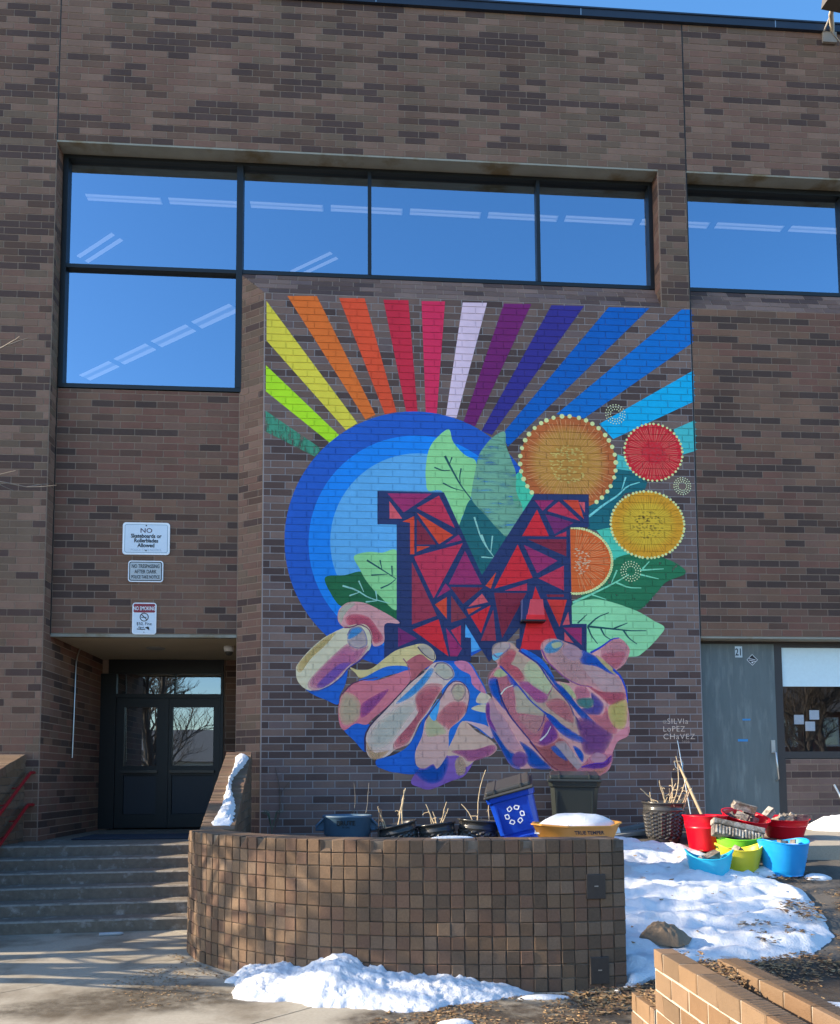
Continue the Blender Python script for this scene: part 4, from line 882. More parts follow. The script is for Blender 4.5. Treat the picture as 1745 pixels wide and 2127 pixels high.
# curved retaining wall, outer face line
CP = [(-.26,-3.05),(-.20,-3.43),(-.02,-3.83),(.24,-4.16),(.56,-4.47),(1.05,-4.78),(1.7,-4.98),(2.4,-5.07),(3.0,-5.10),(3.40,-5.06),(3.75,-4.98)]
line = []
for i in range(1, len(CP)-2):
    p0, p1, p2, p3 = [Vector((*CP[k], 0)) for k in (i-1, i, i+1, i+2)]
    for k in range(40):
        t = k/40; line.append(.5*((2*p1)+(-p0+p2)*t+(2*p0-5*p1+4*p2-p3)*t*t+(-p0+3*p1-3*p2+p3)*t**3))
line.append(Vector((*CP[-2], 0)))
acc = [0]
for a, b in zip(line, line[1:]): acc.append(acc[-1]+(b-a).length)
def at_s(s_):
    s_ = min(max(s_, 0), acc[-1]-1e-6)
    lo = max(i for i in range(len(acc)) if acc[i] <= s_); lo = min(lo, len(line)-2)
    t = (s_-acc[lo])/(acc[lo+1]-acc[lo]); p = line[lo].lerp(line[lo+1], t); d = (line[lo+1]-line[lo]).normalized()
    return p, d, Vector((d.y, -d.x, 0))          # point, tangent, outward normal
NB = round(acc[-1]/.1016); bw = acc[-1]/NB; CW = .1016; NR = 11; TH = .30
cw = thing('curved_planter_wall', (1.6, -4.95, 0), 'low curved wall of tan brick headers in front of the mural', 'wall')
core = MB()
for i in range(len(line)-1):
    (a, _, n0), (b, _, n1) = at_s(acc[i]), at_s(acc[i+1])
    P = [a-n0*.013, b-n1*.013, b-n1*(TH-.01), a-n0*(TH-.01)]
    core.add([(p.x, p.y, z) for z in (0, NR*CW-.012) for p in P], [(4,5,6,7),(0,1,5,4),(2,3,7,6)]+([(3,0,4,7)] if i == 0 else [])+([(1,2,6,5)] if i == len(line)-2 else []))
core.build('mortar_core', M_MORTD, cw)
def worn_box(hx, hy, hz, b, rnd_, chip=0):        # outward face is -y; chamfered front, slightly uneven
    j = lambda k=.0022: rnd_.uniform(-k, k)
    B4 = [(-hx, hy, -hz), (hx, hy, -hz), (hx, hy, hz), (-hx, hy, hz)]
    M4 = [(-hx+j(), -hy+b, -hz+j()), (hx+j(), -hy+b, -hz+j()), (hx+j(), -hy+b, hz+j()), (-hx+j(), -hy+b, hz+j())]
    F4 = [(-hx+b+j(), -hy+j(), -hz+b+j()), (hx-b+j(), -hy+j(), -hz+b+j()), (hx-b+j(), -hy+j(), hz-b+j()), (-hx+b+j(), -hy+j(), hz-b+j())]
    if chip: F4[chip-1] = (F4[chip-1][0]*.5, -hy+.035, F4[chip-1][2]*.55); M4[chip-1] = (M4[chip-1][0]*.8, -hy+.06, M4[chip-1][2]*.9)
    m = MB(); m.add(B4+M4+F4, [(8,9,10,11)]+[(4+i, 4+(i+1) % 4, 8+(i+1) % 4, 8+i) for i in range(4)]+[(i, (i+1) % 4, 4+(i+1) % 4, 4+i) for i in range(4)]+[(3,2,1,0)])
    return m
rw = random.Random(11); var = [worn_box(bw/2-.0034, TH/2, CW/2-.0034, .004, rw) for _ in range(6)]+[worn_box(bw/2-.0034, TH/2, CW/2-.0034, .004, rw, c) for c in (3, 4)]
cache = {}; rest = MB(); lst = []
for k in range(NR):
    for i in range(NB):
        p, d, n = at_s((i+.5)*bw); lst.append((px_size(Vector((p.x, p.y, k*CW)))*abs(n.dot((CAM-p).normalized())), i, k, p, d, n))
lst.sort(key=lambda q: -q[0])
for r_, (_, i, k, p, d, n) in enumerate(lst):
    if i > NB-6 and abs(i-(NB-2.6)) < 1.1 and k in (1, 2, 7, 8) and False: continue
    v = rw.randrange(6) if not (k == NR-1 and rw.random() < .3) else 6+rw.randrange(2)
    t = rw.choice((0,1,2,3,4,5,6)) if i < NB*.72 or rw.random() < .5 else rw.choice((3,4,6,4))  # right end favours darker tones: its weaker sun is put into the colour
    pos = p-n*(TH/2+rw.uniform(-.003, .003)); pos.z = (k+.5)*CW; rz = math.atan2(d.y, d.x)
    if r_ < 300:
        if (v, t) not in cache: cache[v, t] = var[v].mesh('brick', T_SUN[t])
        o = link('brick', cache[v, t], cw, loc=pos); o.rotation_euler = (0, 0, rz+rw.uniform(-.012, .012))
    else:
        M = Matrix.Translation(pos) @ Matrix.Rotation(rz, 4, 'Z'); rest.add([M @ Vector(q) for q in var[v].v], var[v].f, t)
rest.build('brick', T_SUN, cw, kind='stuff')
M_PLT2 = material('dark rusted plate', (.045,.034,.028), rough=.6, var=.35, scale=40, bump=.3, bscale=90)
for (s_, zc, h_) in ((NB-2.35, .765, .185), (NB-2.2, .15, .2)):
    p, d, n = at_s(s_*bw); m = MB(); M = Matrix.Translation(p+n*.004+Vector((0, 0, zc))) @ Matrix.Rotation(math.atan2(d.y, d.x), 4, 'Z')
    m.bbox(-.075, .075, -.008, .02, -h_/2, h_/2, .006); m.box(-.014, .016, -.0105, -.006, .0, .008, 1); m.box(-.02, .02, -.0105, -.006, -.02, -.014, 0); m.xf(M); m.build('vent_plate', [M_PLT2, M_STEEL], cw)
# bed behind the wall
bed = MB(); inn = []
for i in range(0, len(line), 4):
    p, d, n = at_s(acc[i]); inn.append(p-n*(TH-.02))
for i in range(len(inn)-1):
    a, b = inn[i], inn[i+1]; k = 8
    for j in range(k):
        q = [(a.x, a.y+(-a.y)*j/k), (b.x, b.y-b.y*j/k), (b.x, b.y-b.y*(j+1)/k), (a.x, a.y-a.y*(j+1)/k)]
        bed.add([(x, y, .46+.02*fbm(x*3, y*3)) for x, y in q], [(0,1,2,3)], 0, True)
bed.build('planting_bed', M_SOIL, kind='structure')

# ---------------------------------------------------------------- steps, cheek walls, rails
M_NOSE = material('worn and lit step edge', (.27,.245,.205), rough=.9, var=.4, scale=25, bump=.5, bscale=60, col2=(.14,.12,.095), c2scale=9, c2t=(.5,.66))  # paler from wear, and light caught by the edges is put into the colour
st = thing('entrance_steps', (-1.7, -1.6, 0), 'worn grey concrete steps leading up to the dark entry doors', 'steps')
YF = [-2.42, -2.11, -1.78, -1.45, -1.10, -.74]; HZ = .77/6
for k in range(6):
    m = MB(); z1 = (k+1)*HZ; y0 = YF[k]; y1 = YF[k+1]+.06 if k < 5 else .06; sk = .13
    x0, x1 = -3.12, -.20
    P = [(x0, y0-sk), (x1, y0+sk*.6), (x1, y1+sk*.6), (x0, y1-sk)] if k < 5 else [(x0, y0-sk), (x1, y0+sk*.6), (x1, AY+.1), (x0, AY+.1)]
    N_ = 26
    for i in range(N_):          # slightly worn nosing
        def e(t, a, b): return (a[0]+(b[0]-a[0])*t, a[1]+(b[1]-a[1])*t)
        f0, f1 = e(i/N_, P[0], P[1]), e((i+1)/N_, P[0], P[1]); b0, b1 = e(i/N_, P[3], P[2]), e((i+1)/N_, P[3], P[2])
        w0, w1 = .004*fbm(i*.7, k*3.1)+.006, .004*fbm((i+1)*.7, k*3.1)+.006
        zl = z1-.012*(k == 5)
        tr = .05
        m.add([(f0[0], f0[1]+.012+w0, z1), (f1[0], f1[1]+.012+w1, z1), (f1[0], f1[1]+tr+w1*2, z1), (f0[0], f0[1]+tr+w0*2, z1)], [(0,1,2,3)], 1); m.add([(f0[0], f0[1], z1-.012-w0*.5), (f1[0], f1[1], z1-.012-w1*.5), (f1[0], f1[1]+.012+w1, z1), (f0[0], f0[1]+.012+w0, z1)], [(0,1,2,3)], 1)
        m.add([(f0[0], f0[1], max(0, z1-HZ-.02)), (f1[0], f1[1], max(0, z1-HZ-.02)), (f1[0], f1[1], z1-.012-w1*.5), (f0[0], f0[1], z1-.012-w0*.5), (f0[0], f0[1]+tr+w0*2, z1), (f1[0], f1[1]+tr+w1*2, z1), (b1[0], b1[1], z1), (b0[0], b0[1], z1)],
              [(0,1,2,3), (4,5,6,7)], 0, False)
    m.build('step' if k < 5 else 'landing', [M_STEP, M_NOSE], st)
m = MB(); m.bbox(-2.55, -.75, .1, 1.0, .775, .79, .005); o = m.build('door_mat', material('dark blue door mat', (.02,.03,.05), rough=.95, var=.3, scale=60, bump=.5)); tag(o, 'flat dark mat on the landing before the entry doors', 'mat')
def cheek(name, x0, x1, ya, za, yb, zb, label, tset, side, seed):
    """brick cheek wall whose top slopes from (ya, za) at the building down to (yb, zb)"""
    t = thing(name, ((x0+x1)/2, (ya+yb)/2, 0), label, 'wall'); e = .008; sl_ = (za-zb)/(ya-yb)
    m = MB(); m.add([(x, y, z) for x in (x0+e, x1-e) for y, z in ((ya-e, 0), (yb+e, 0), (yb+e, zb-.02), (ya-e, za-.02))], [(3,2,1,0),(4,5,6,7),(0,1,5,4),(1,2,6,5),(2,3,7,6),(3,0,4,7)]); m.build('mortar_core', M_MORTD, t)
    items = []; n0 = len(BR)
    for xx, Nn, U in ((x0, (-1,0,0), (0,-1,0)), (x1, (1,0,0), (0,1,0))):
        s_ = 1 if U[1] > 0 else -1
        ys_ = sorted((s_*ya, s_*yb))
        # below the sloping top: z <= zb + sl*(y-yb) - cap
        lay((xx-Nn[0]*e, 0, 0), U, UZ, Nn, (ys_[0], ys_[1], 0, max(za, zb)), t, tset, clips=[((-sl_*s_, 1), zb-sl_*yb-.105)], c=.1016, off0=.05, proud=e)
    lay((0, yb+e, 0), UX, UZ, NY, (x0, x1, 0, zb-.03), t, tset, c=.1016, off0=x0, b=(x1-x0)/3, third=0, proud=e)
    lay((0, ya-e, 0), (-1,0,0), UZ, (0,1,0), (-x1, -x0, 0, za-.1), t, tset, c=.1016, off0=-x1, b=(x1-x0)/3, third=0, proud=e)
    items = BR[n0:]; del BR[n0:]
    make_bricks(items, 130)
    # rowlock cap across the width
    L_ = math.hypot(ya-yb, za-zb); n_ = int(L_/.098); d_ = Vector((0, (ya-yb)/L_, (za-zb)/L_)); up = Vector((0, -d_.z, d_.y)); rr = random.Random(seed)
    cc = {}
    a_ = math.atan2(d_.z, d_.y)
    for i in range(n_):
        v, k = rr.randrange(3), rr.choice((0,1,2,5,6,3))
        if (v, k) not in cc:
            q = worn_box((x1-x0)/2+.002, .052, L_/n_/2-.004, .004, rr); M = Matrix.Rotation(a_, 4, 'X') @ Matrix.Rotation(R(-90), 4, 'X'); q.xf(M); cc[v, k] = q.mesh('brick', T_SUN[k])
        p = Vector(((x0+x1)/2, yb, zb))+d_*(i+.5)*L_/n_-up*.052+up*rr.uniform(-.003, .003)
        link('brick', cc[v, k], t, loc=p)
    return t
cheek('stair_cheek_wall', -.40, -.075, -.32, 1.945, -3.15, 1.10, 'sloping brick stair wall with a strip of snow along its cap', T_SUN, 1, 3)
ck = [o for o in COL.objects if o.name == 'stair_cheek_wall'][0]; ck.rotation_euler = (0, 0, R(5)); ck.location.x += .125
cheek('stair_cheek_wall', -3.46, -3.13, -.02, 1.94, -3.3, .98, 'sloping brick stair wall behind the red handrails, at the left edge', T_SUN, -1, 4)
for (pts, lab) in (([(-3.02,.22,1.69),(-3.02,-.10,1.69),(-3.02,-.17,1.655),(-3.02,-.95,1.185),(-3.02,-2.6,.95*.2)], 'upper of two sloping red metal handrails beside the steps'), ([(-3.02,.10,1.26),(-3.02,-.17,1.26),(-3.02,-.24,1.22),(-3.02,-.95,.79),(-3.02,-1.9,.21)], 'lower of two sloping red metal handrails beside the steps')):
    t = thing('handrail', pts[1], lab, 'handrail'); m = MB(); m.tube(pts, .022, 10); m.build('rail', M_RAIL, t)
    for q in (.3, .75):
        p = Vector(pts[2]).lerp(Vector(pts[3]), q); m = MB(); m.tube([p, p+Vector((-.06, 0, -.03)), p+Vector((-.105, 0, -.03))], .009, 6); m.build('bracket', M_RAIL, t)

# ---------------------------------------------------------------- low planter wall, two brick leaves with an open cavity
pw = thing('cavity_brick_wall', (3.05, -8.0, 0), 'low buff brick wall without its cap, leaves and snow filling the gap', 'wall')
PT = .714
def leaf_wall(x0, x1, ya, yb, z1, off, seed):
    m = MB(); m.box(x0+.006, x1-.006, yb, ya-.006, 0, z1-.008); m.build('mortar_core', M_MORTP, pw)
    rr = random.Random(seed); cc = {}; n = round(z1/.102)
    for k in range(n):
        y = ya+((.10 if k % 2 else 0)+off); 
        while y > yb:
            a, b = min(y, ya), max(y-.20, yb); y -= .20
            if a-b < .04: continue
            key = (round(a-b, 3), rr.randrange(4), rr.randrange(7))
            if key not in cc:
                q = worn_box(key[0]/2-.005, (x1-x0)/2, .102/2-.005, .004, rr); q.xf(Matrix.Rotation(R(-90), 4, 'Z')); cc[key] = q.mesh('brick', T_PLT[key[2]])
            link('brick', cc[key], pw, loc=((x0+x1)/2+rr.uniform(-.002, .002), (a+b)/2, (k+.5)*.102+(z1-n*.102)))
leaf_wall(2.90, 3.00, -6.96, -10.6, PT, .08, 5)
leaf_wall(3.135, 3.235, -7.17, -10.6, PT-.005, 0, 6)
leaf_wall(2.895, 3.10, -6.62, -6.955, .41, .02, 7)
m = MB(); m.box(2.995, 3.14, -10.6, -6.97, 0, .55); m.build('cavity_fill', M_SOIL, pw)
m = MB()                                            # ribbed brick tops
for x0, x1, ya in ((2.90,3.00,-7.5),(3.135,3.235,-7.17)):
    y = ya
    while y > -9.6:
        m.add([(x0+.012, y, PT+.001), (x1-.012, y-.03, PT+.001), (x1-.012, y-.04, PT+.001), (x0+.012, y-.01, PT+.001)], [(3,2,1,0)]); y -= .024
m.build('core_slots', M_SOIL, pw, kind='stuff')

# ---------------------------------------------------------------- snow
def in_poly(x, y, P):
    c = False
    for i in range(len(P)):
        (x0, y0), (x1, y1) = P[i], P[i-1]
        if (y0 > y) != (y1 > y) and x < (x1-x0)*(y-y0)/(y1-y0)+x0: c = not c
    return c
def dist_poly(x, y, P):
    d = 9
    for i in range(len(P)):
        (x0, y0), (x1, y1) = P[i], P[i-1]; t = max(0, min(1, ((x-x0)*(x1-x0)+(y-y0)*(y1-y0))/((x1-x0)**2+(y1-y0)**2)))
        d = min(d, math.hypot(x-x0-t*(x1-x0), y-y0-t*(y1-y0)))
    return d
def snow_field(name, P, base, thick, step, seed, edge=.18, ripple=0, mat=M_SNOW, **kw):
    x0, x1 = min(p[0] for p in P)-.15, max(p[0] for p in P)+.15; y0, y1 = min(p[1] for p in P)-.15, max(p[1] for p in P)+.15
    def h(x, y):
        d = dist_poly(x, y, P)*(1 if in_poly(x, y, P) else -1); d += .11*fbm(x*2.6, y*2.6, seed)+.06*fbm(x*9, y*9, seed+3)
        t = max(-1, min(1, d/edge)); v = thick*(math.sqrt(max(0, 1-(1-t)**2)) if t > 0 else t*1.2)
        v *= 1+.8*fbm(x*1.7, y*2.4, seed+7)
        if t > 0: v += min(1, t*1.5)*(ripple*(math.sin((y*1.0+.35*fbm(x*.9, y*.9, seed+1))*17+1.4*fbm(x*2, y*2, seed))*.5+1.2*fbm(x*2.2, y*5.5, seed+2)+1.3*fbm(x*3.6, y*4.2, seed+9))+.03*fbm(x*9, y*12, seed+5))
        return v
    cachev = {}
    def fz(x, y):
        v = h(x, y); cachev[round(x, 4), round(y, 4)] = v; return base(x, y)+v
    nx, ny = int((x1-x0)/step), int((y1-y0)/step)
    return grid(name, x0, x1, y0, y1, nx, ny, fz, mat, keep=lambda x, y: h(x, y) > -.03, **kw)
SP = [(3.40,-5.12),(3.42,-4.0),(3.45,-2.6),(3.5,-1.6),(3.9,-1.15),(4.55,-1.2),(5.05,-1.5),(5.4,-1.9),(5.45,-2.45),(5.75,-2.9),(5.86,-3.2),(5.70,-3.75),(5.50,-4.25),(5.22,-4.50),(4.95,-4.62),(4.66,-4.70),(4.43,-4.74),(4.15,-4.72),(3.75,-4.95)]
snow_field('snow_cover', SP, lambda x, y: slope_z(x, y), .065, .026, 1, edge=.2, ripple=.05, kind='structure')
m = MB(); ns, nt_ = 150, 40                         # heap against the curved wall
HP = [(0,0),(.06,.09),(.14,.12),(.22,.165),(.28,.13),(.35,.22),(.42,.27),(.50,.19),(.60,.14),(.75,.13),(.88,.08),(1,.0)]
def prof(t):
    for (a, b), (c, d) in zip(HP, HP[1:]):
        if a <= t <= c: q = (t-a)/(c-a); q = q*q*(3-2*q); return b+(d-b)*q
    return 0
for i in range(ns+1):
    t = i/ns; p, d, n = at_s(1.08+2.50*t); wd = .03+.46*min(1, 5*t, 3.2*(1-t))*(1+.5*fbm(t*7, 2))
    for j in range(nt_+1):
        u = j/nt_; q = p+n*(u*wd-.01); hh = prof(t)*(1-u**1.5)**.85+.045*fbm(q.x*9, q.y*9, 4)*min(1, prof(t)*9)*(1-u)+.03*fbm(q.x*24, q.y*24, 8)*min(1, prof(t)*9)
        q = q+n*.012*fbm(q.x*17, q.y*17, hh*9); m.v.append((q.x, q.y, max(hh, -.004) if u < .99 else -.006))
for i in range(ns):
    for j in range(nt_): a = i*(nt_+1)+j; m.f.append([a, a+nt_+1, a+nt_+2, a+1]); m.m.append(0); m.sm.append(True)
o = m.build('snow_heap', M_SNOW); tag(o, 'lumpy white snow heap against the front of the curved brick wall', 'snow')
def lump(name, c, rx, ry, h_, seed, label, mat=M_SNOW, n=26, sharp=1, cat='snow', group=None, base=None, rot=0):
    m = MB(); pr = []
    for i in range(9):
        a = i/8; pr.append((math.sin(a*math.pi/2)**.8, math.cos(a*math.pi/2)))
    for i, (r, z) in enumerate(pr):
        for j in range(n):
            t = 2*math.pi*j/n; k = 1+.45*fbm(math.cos(t)*1.3, math.sin(t)*1.3, seed)+.12*fbm(math.cos(t)*5, math.sin(t)*5, seed+r)
            x, y = c[0]+r*k*(rx*math.cos(t)*math.cos(rot)-ry*math.sin(t)*math.sin(rot)), c[1]+r*k*(rx*math.cos(t)*math.sin(rot)+ry*math.sin(t)*math.cos(rot))
            b = base(x, y) if base else c[2]
            m.v.append((x, y, b-.006+h_*z*(1+.35*sharp*fbm(x*7, y*7, seed))))
    for i in range(8):
        for j in range(n): m.f.append([i*n+j, (i+1)*n+j, (i+1)*n+(j+1) % n, i*n+(j+1) % n]); m.m.append(0); m.sm.append(True)
    o = m.build(name, mat); return tag(o, label, cat, group)
lump('snow_lump', (.42,-4.58,0), .075, .045, .05, 3, 'small snow lump just left of the large snow heap')
lump('snow_lump', (2.72,-5.24,0), .20, .05, .03, 5, 'thin flat snow remnant at the right foot of the curved wall')
lump('snow_lump', (2.03,-5.80,0), .12, .06, .045, 6, 'snow lump cut by the bottom edge of the picture')
lump('snow_lump', (4.35,-5.85,0), .42, .22, .10, 9, 'snow patch behind the cavity brick wall at the right edge')
lump('snow_lump', (8.05,-.55,0), .55, .30, .22, 12, 'shaded snow mound below the side window', base=lambda x, y: .84)
lump('snow_lump', (8.45,-1.25,0), .42, .45, .16, 13, 'bright snow ridge on the door pad at the right edge', base=lambda x, y: .74)
lump('snow_lump', (5.63,-2.35,0), .12, .10, .10, 14, 'snow between the green tub and the tall red bucket', base=slope_z)
lump('snow_lump', (5.78,-2.62,0), .16, .12, .07, 15, 'snow patch between the yellow tub and the big blue tub', base=slope_z)
lump('snow_lump', (6.25,-2.80,0), .14, .07, .05, 16, 'thin snow patch at the right foot of the big blue tub', base=slope_z)
lump('snow_lump', (4.52,-.62,.86), .24, .12, .12, 17, 'snow on the boards by the wall', base=lambda x, y: .93)
m = MB(); rs = random.Random(5)                      # strip of snow on the stair wall cap
y0_, z0_, y1_, z1_ = -3.05, 1.125, -.40, 1.93
for i in range(71):
    t = i/70; y, z = y0_+(y1_-y0_)*t, z0_+(z1_-z0_)*t; xc = .02-.22*t+.03*math.sin(t*9)+.0*t; wd = (.05+.035*math.sin(t*7+1)+.02*fbm(t*20, 1))*min(1, (1-t)*12)*(1.25 if t < .1 else 1)
    for j in range(11):
        u = j/10*2-1; x = xc+u*(wd+.05*fbm(t*34, u*2)+.02*fbm(t*90, u*3)); hh = (.055*(1-u*u)**.6)*(1+1.1*fbm(t*60, u*4, 2))*min(1, (1-t)*10, .1+t*9)
        m.v.append((x, y-.25*hh, z+hh-.002+.003*(j % 10 == 0)*-1))
for i in range(70):
    for j in range(10): a = i*11+j; m.f.append([a, a+1, a+12, a+11]); m.m.append(0); m.sm.append(True)
o = m.build('snow_strip', M_SNOW); tag(o, 'crusty strip of snow lying along the sloping stair wall cap', 'snow')
m = MB()                                            # snow inside the cavity wall
for i in range(61):
    y = -7.0-i*.045
    for j in range(7):
        x = 2.99+.155*j/6; m.v.append((x, y, .585+.05*(j > 0 and j < 6)*(1+fbm(x*8, y*4, 3))+.05*fbm(x*5, y*2.2, 1)-.03*(i < 14)))
for i in range(60):
    for j in range(6): a = i*7+j; m.f.append([a, a+7, a+8, a+1]); m.m.append(0); m.sm.append(True)
m.build('snow_fill', material('grimy snow', (.62,.58,.52), rough=.85, var=.2, scale=20, col2=(.30,.24,.18), c2scale=6, c2t=(.5,.65), bump=.5, bscale=60), pw)
lump('snow_lump', (2.12,-4.80,1.118), .17, .04, .02, 21, 'thin snow lying on top of the curved wall before the pots', sharp=.5)

# concrete pad in front of door 21
m = MB(); 
def padz(y): return .885-.10*min(1, max(0, -y/2.2))
m.add([(6.05,RX,padz(0)+.0),(12,RX,padz(0)),(12,-2.18,padz(-2.18)),(6.05,-2.18,padz(-2.18)),(6.05,-2.18,.4),(12,-2.18,.4),(6.05,RX,.4)], [(3,2,1,0),(4,5,2,3),(4,3,0,6)]); m.build('door_pad', material('speckled concrete pad', (.36,.32,.25), rough=.95, var=.25, scale=60, bump=.4, bscale=150), kind='structure')

def stain(name, P, base, col, seed, soft=.3, var=.4):
    """thin film of dirt or damp lying on the ground, fading out at its rim"""
    x0, x1 = min(q[0] for q in P)-.2, max(q[0] for q in P)+.2; y0, y1 = min(q[1] for q in P)-.2, max(q[1] for q in P)+.2; st_ = .05
    nx, ny = int((x1-x0)/st_), int((y1-y0)/st_); o = grid(name, x0, x1, y0, y1, nx, ny, base, None, kind='structure'); a = o.data.attributes.new('cover', 'FLOAT', 'POINT')
    for v in o.data.vertices:
        x, y = v.co.x, v.co.y; d = dist_poly(x, y, P)*(1 if in_poly(x, y, P) else -1)
        a.data[v.index].value = max(0, min(1, (d+.05)/soft+1.1*fbm(x*1.8, y*2.6, seed)))
    m = material(name+' film', col, rough=.9, var=var, scale=35, bump=.4, bscale=80); t = m.node_tree; N = t.nodes
    at = N.new('ShaderNodeAttribute'); at.attribute_name = 'cover'; n = N.new('ShaderNodeTexNoise'); n.inputs['Scale'].default_value = 9; n.inputs['Detail'].default_value = 8; n.inputs['Roughness'].default_value = .75
    g = N.new('ShaderNodeNewGeometry'); t.links.new(g.outputs['Position'], n.inputs['Vector']); mr = N.new('ShaderNodeMapRange'); t.links.new(n.outputs['Fac'], mr.inputs[0]); mr.inputs[1].default_value = .3; mr.inputs[2].default_value = .7
    mu = N.new('ShaderNodeMath'); mu.operation = 'MULTIPLY'; t.links.new(at.outputs['Fac'], mu.inputs[0]); t.links.new(mr.outputs[0], mu.inputs[1]); t.links.new(mu.outputs[0], N['Principled BSDF'].inputs['Alpha'])
    o.data.materials.clear(); o.data.materials.append(m)
stain('dirt_film', [(1.55,-5.28),(2.5,-5.2),(3.27,-5.14),(3.28,-6.3),(1.0,-6.3),(1.25,-5.6)], lambda x, y: .0045, (.055,.036,.022), 60)
stain('damp_film', [(-.75,-4.75),(.15,-4.5),(.66,-4.85),(.75,-5.3),(-.3,-5.5),(-1.2,-5.3)], lambda x, y: .0045, (.085,.066,.044), 63)
stain('dirt_film', [(3.32,-5.0),(4.4,-4.8),(5.6,-4.9),(5.2,-5.6),(3.32,-5.9)], lambda x, y: slope_z(x, y)+.012, (.06,.04,.025), 64)
# ---------------------------------------------------------------- bins and pots behind the wall
BZ = .47
def P_(name, col, rough=.4, **k): return material(name, sc(lin(col), 1.0), rough=rough, var=.06, scale=8, bump=.05, bscale=40, **k)
# round grey bin
M_GREYB = P_('blue grey plastic', (70,98,120), .5)
cx, cy_ = 1.225, -1.3; BZ = .50
t = thing('round_bin', (cx,cy_,BZ), 'round blue grey waste bin with side handles, behind the curved wall', 'bin')
m = MB(); m.lathe([(.0,0),(.235,0),(.265,.36),(.268,.40),(.285,.42),(.285,.60),(.30,.615),(.305,.635),(.295,.645),(.278,.635),(.268,.40),(.23,.03),(0,.03)], (cx,cy_,BZ), 40); m.build('body', M_GREYB, t)
for s_ in (-1, 1):
    h = MB(); h.tube([(cx+s_*.285,cy_-.05,BZ+.60),(cx+s_*.37,cy_-.05,BZ+.52),(cx+s_*.375,cy_-.05,BZ+.47),(cx+s_*.285,cy_-.05,BZ+.47)], .016, 8); h.prism([(cx+s_*.28,cy_-.04,BZ+.60),(cx+s_*.28,cy_-.04,BZ+.48),(cx+s_*.37,cy_-.04,BZ+.49)], Vector((0,.02,0))); h.build('handle', M_GREYB, t)
text_mesh('BRUTE', .075, facing(cx-.01, cy_-.290, BZ+.535), M_INK, 'lettering', t, bold=.002); text_mesh('32 GAL', .03, facing(cx-.01, cy_-.288, BZ+.50), M_INK, 'lettering', t)
def weave_pot(name, c, r, h, tilt, label, group=None, cat='pot'):
    t = thing(name, c, label, cat, group); m = MB(); M = Matrix.Translation(c) @ Matrix.Rotation(tilt[0], 4, 'Y') @ Matrix.Rotation(tilt[1], 4, 'X')
    n = 56; rows = 15; m.v = []
    pr = [(0,.0),(r*.70,0),(r*.72,h*.12)]; m.lathe(pr, (0,0,0), n)
    o = len(m.v)
    for i in range(rows+1):                      # woven band: alternate bumps
        q = i/rows; rr = r*(.72+.20*q)
        for j in range(n):
            b = .017 if ((i//1+j//2*1) % 2 and i % rows) else -.003; a = 2*math.pi*(j+.5*(i % 2))/n
            m.v.append(((rr+b)*math.cos(a), (rr+b)*math.sin(a), h*(.12+.66*q)))
    for i in range(rows):
        for j in range(n): m.f.append([o+i*n+j, o+i*n+(j+1) % n, o+(i+1)*n+(j+1) % n, o+(i+1)*n+j]); m.m.append(0); m.sm.append(False)
    m.xf(M); m.build('woven_body', M_BLKP, t)
    m = MB(); m.lathe([(r*.92,h*.78),(r*.95,h*.80),(r*.95,h*.84),(r*.92,h*.85),(r*.95,h*.95),(r*1.02,h*.96),(r*1.03,h*.99),(r*1.0,h),(r*.93,h*.985),(r*.88,h*.8)], (0,0,0), n); m.xf(M); m.build('rim', M_BLKP, t)
    m = MB(); m.lathe([(r*.89,h*.80),(r*.5,h*.83),(0,h*.82)], (0,0,0), 24); m.xf(M); m.build('soil', M_SOIL, t)
    return M
def stems(name, M, h, spec, label, seed, rad=.006, mat=M_TWIG, curl=0, group=None):
    rr = random.Random(seed); m = MB()
    for (x, y, dx, dy, L_) in spec:
        p = Vector((x, y, h*.82)); pts = [p]; d = Vector((dx, dy, 1)).normalized(); n = 7
        for i in range(n):
            d = (d+Vector((rr.uniform(-1,1), rr.uniform(-1,1), rr.uniform(-.6,.5)-curl*i*.12))*.16).normalized(); p = p+d*L_/n; pts.append(p)
        m.tube(pts, [rad*(1-.5*i/n)*(1.3 if i % 2 else 1) for i in range(n+1)], 5)
        for i in (3, 5):
            if rr.random() < .5+curl: q = pts[i]; e = Vector((rr.uniform(-1,1), rr.uniform(-1,1), rr.uniform(-.3,.8)))*.06; m.tube([q, q+e, q+e*1.3-Vector((0,0,.02))], [rad*.5, rad*.4, rad*.7], 4)
    m.xf(M); o = m.build(name, mat); o.location = (0,0,0); return tag(o, label, 'plant', group)
M1 = weave_pot('plant_pot', (1.93,-1.38,BZ+.03), .25, .52, (R(-13),R(0)), 'tilted black woven pot beside the round grey bin')
stems('dry_stems', M1, .52, [(-.12,0,.0,.0,.36),(.0,.05,.25,0,.56),(.06,-.08,.25,0,.50),(-.15,.1,-.1,.1,.22)], 'knobbly dry stems in the tilted pot by the grey bin', 4, .010)
M2 = weave_pot('plant_pot', (2.36,-1.45,BZ+.02), .235, .52, (R(-7),R(-5)), 'middle of the three black woven pots behind the curved wall')
stems('dry_stems', M2, .52, [(0,0,-.35,0,.36),(.02,.02,.0,.1,.26),(0,-.04,.35,0,.38),(.03,-.05,.5,-.1,.3),(-.05,0,.2,-.3,.2)], 'short branching dry stems in the middle pot', 5, .009)
M3 = weave_pot('plant_pot', (2.78,-1.38,BZ+.02), .26, .56, (R(5),R(0)), 'black woven pot with tall canes, nearest the blue recycling bin')
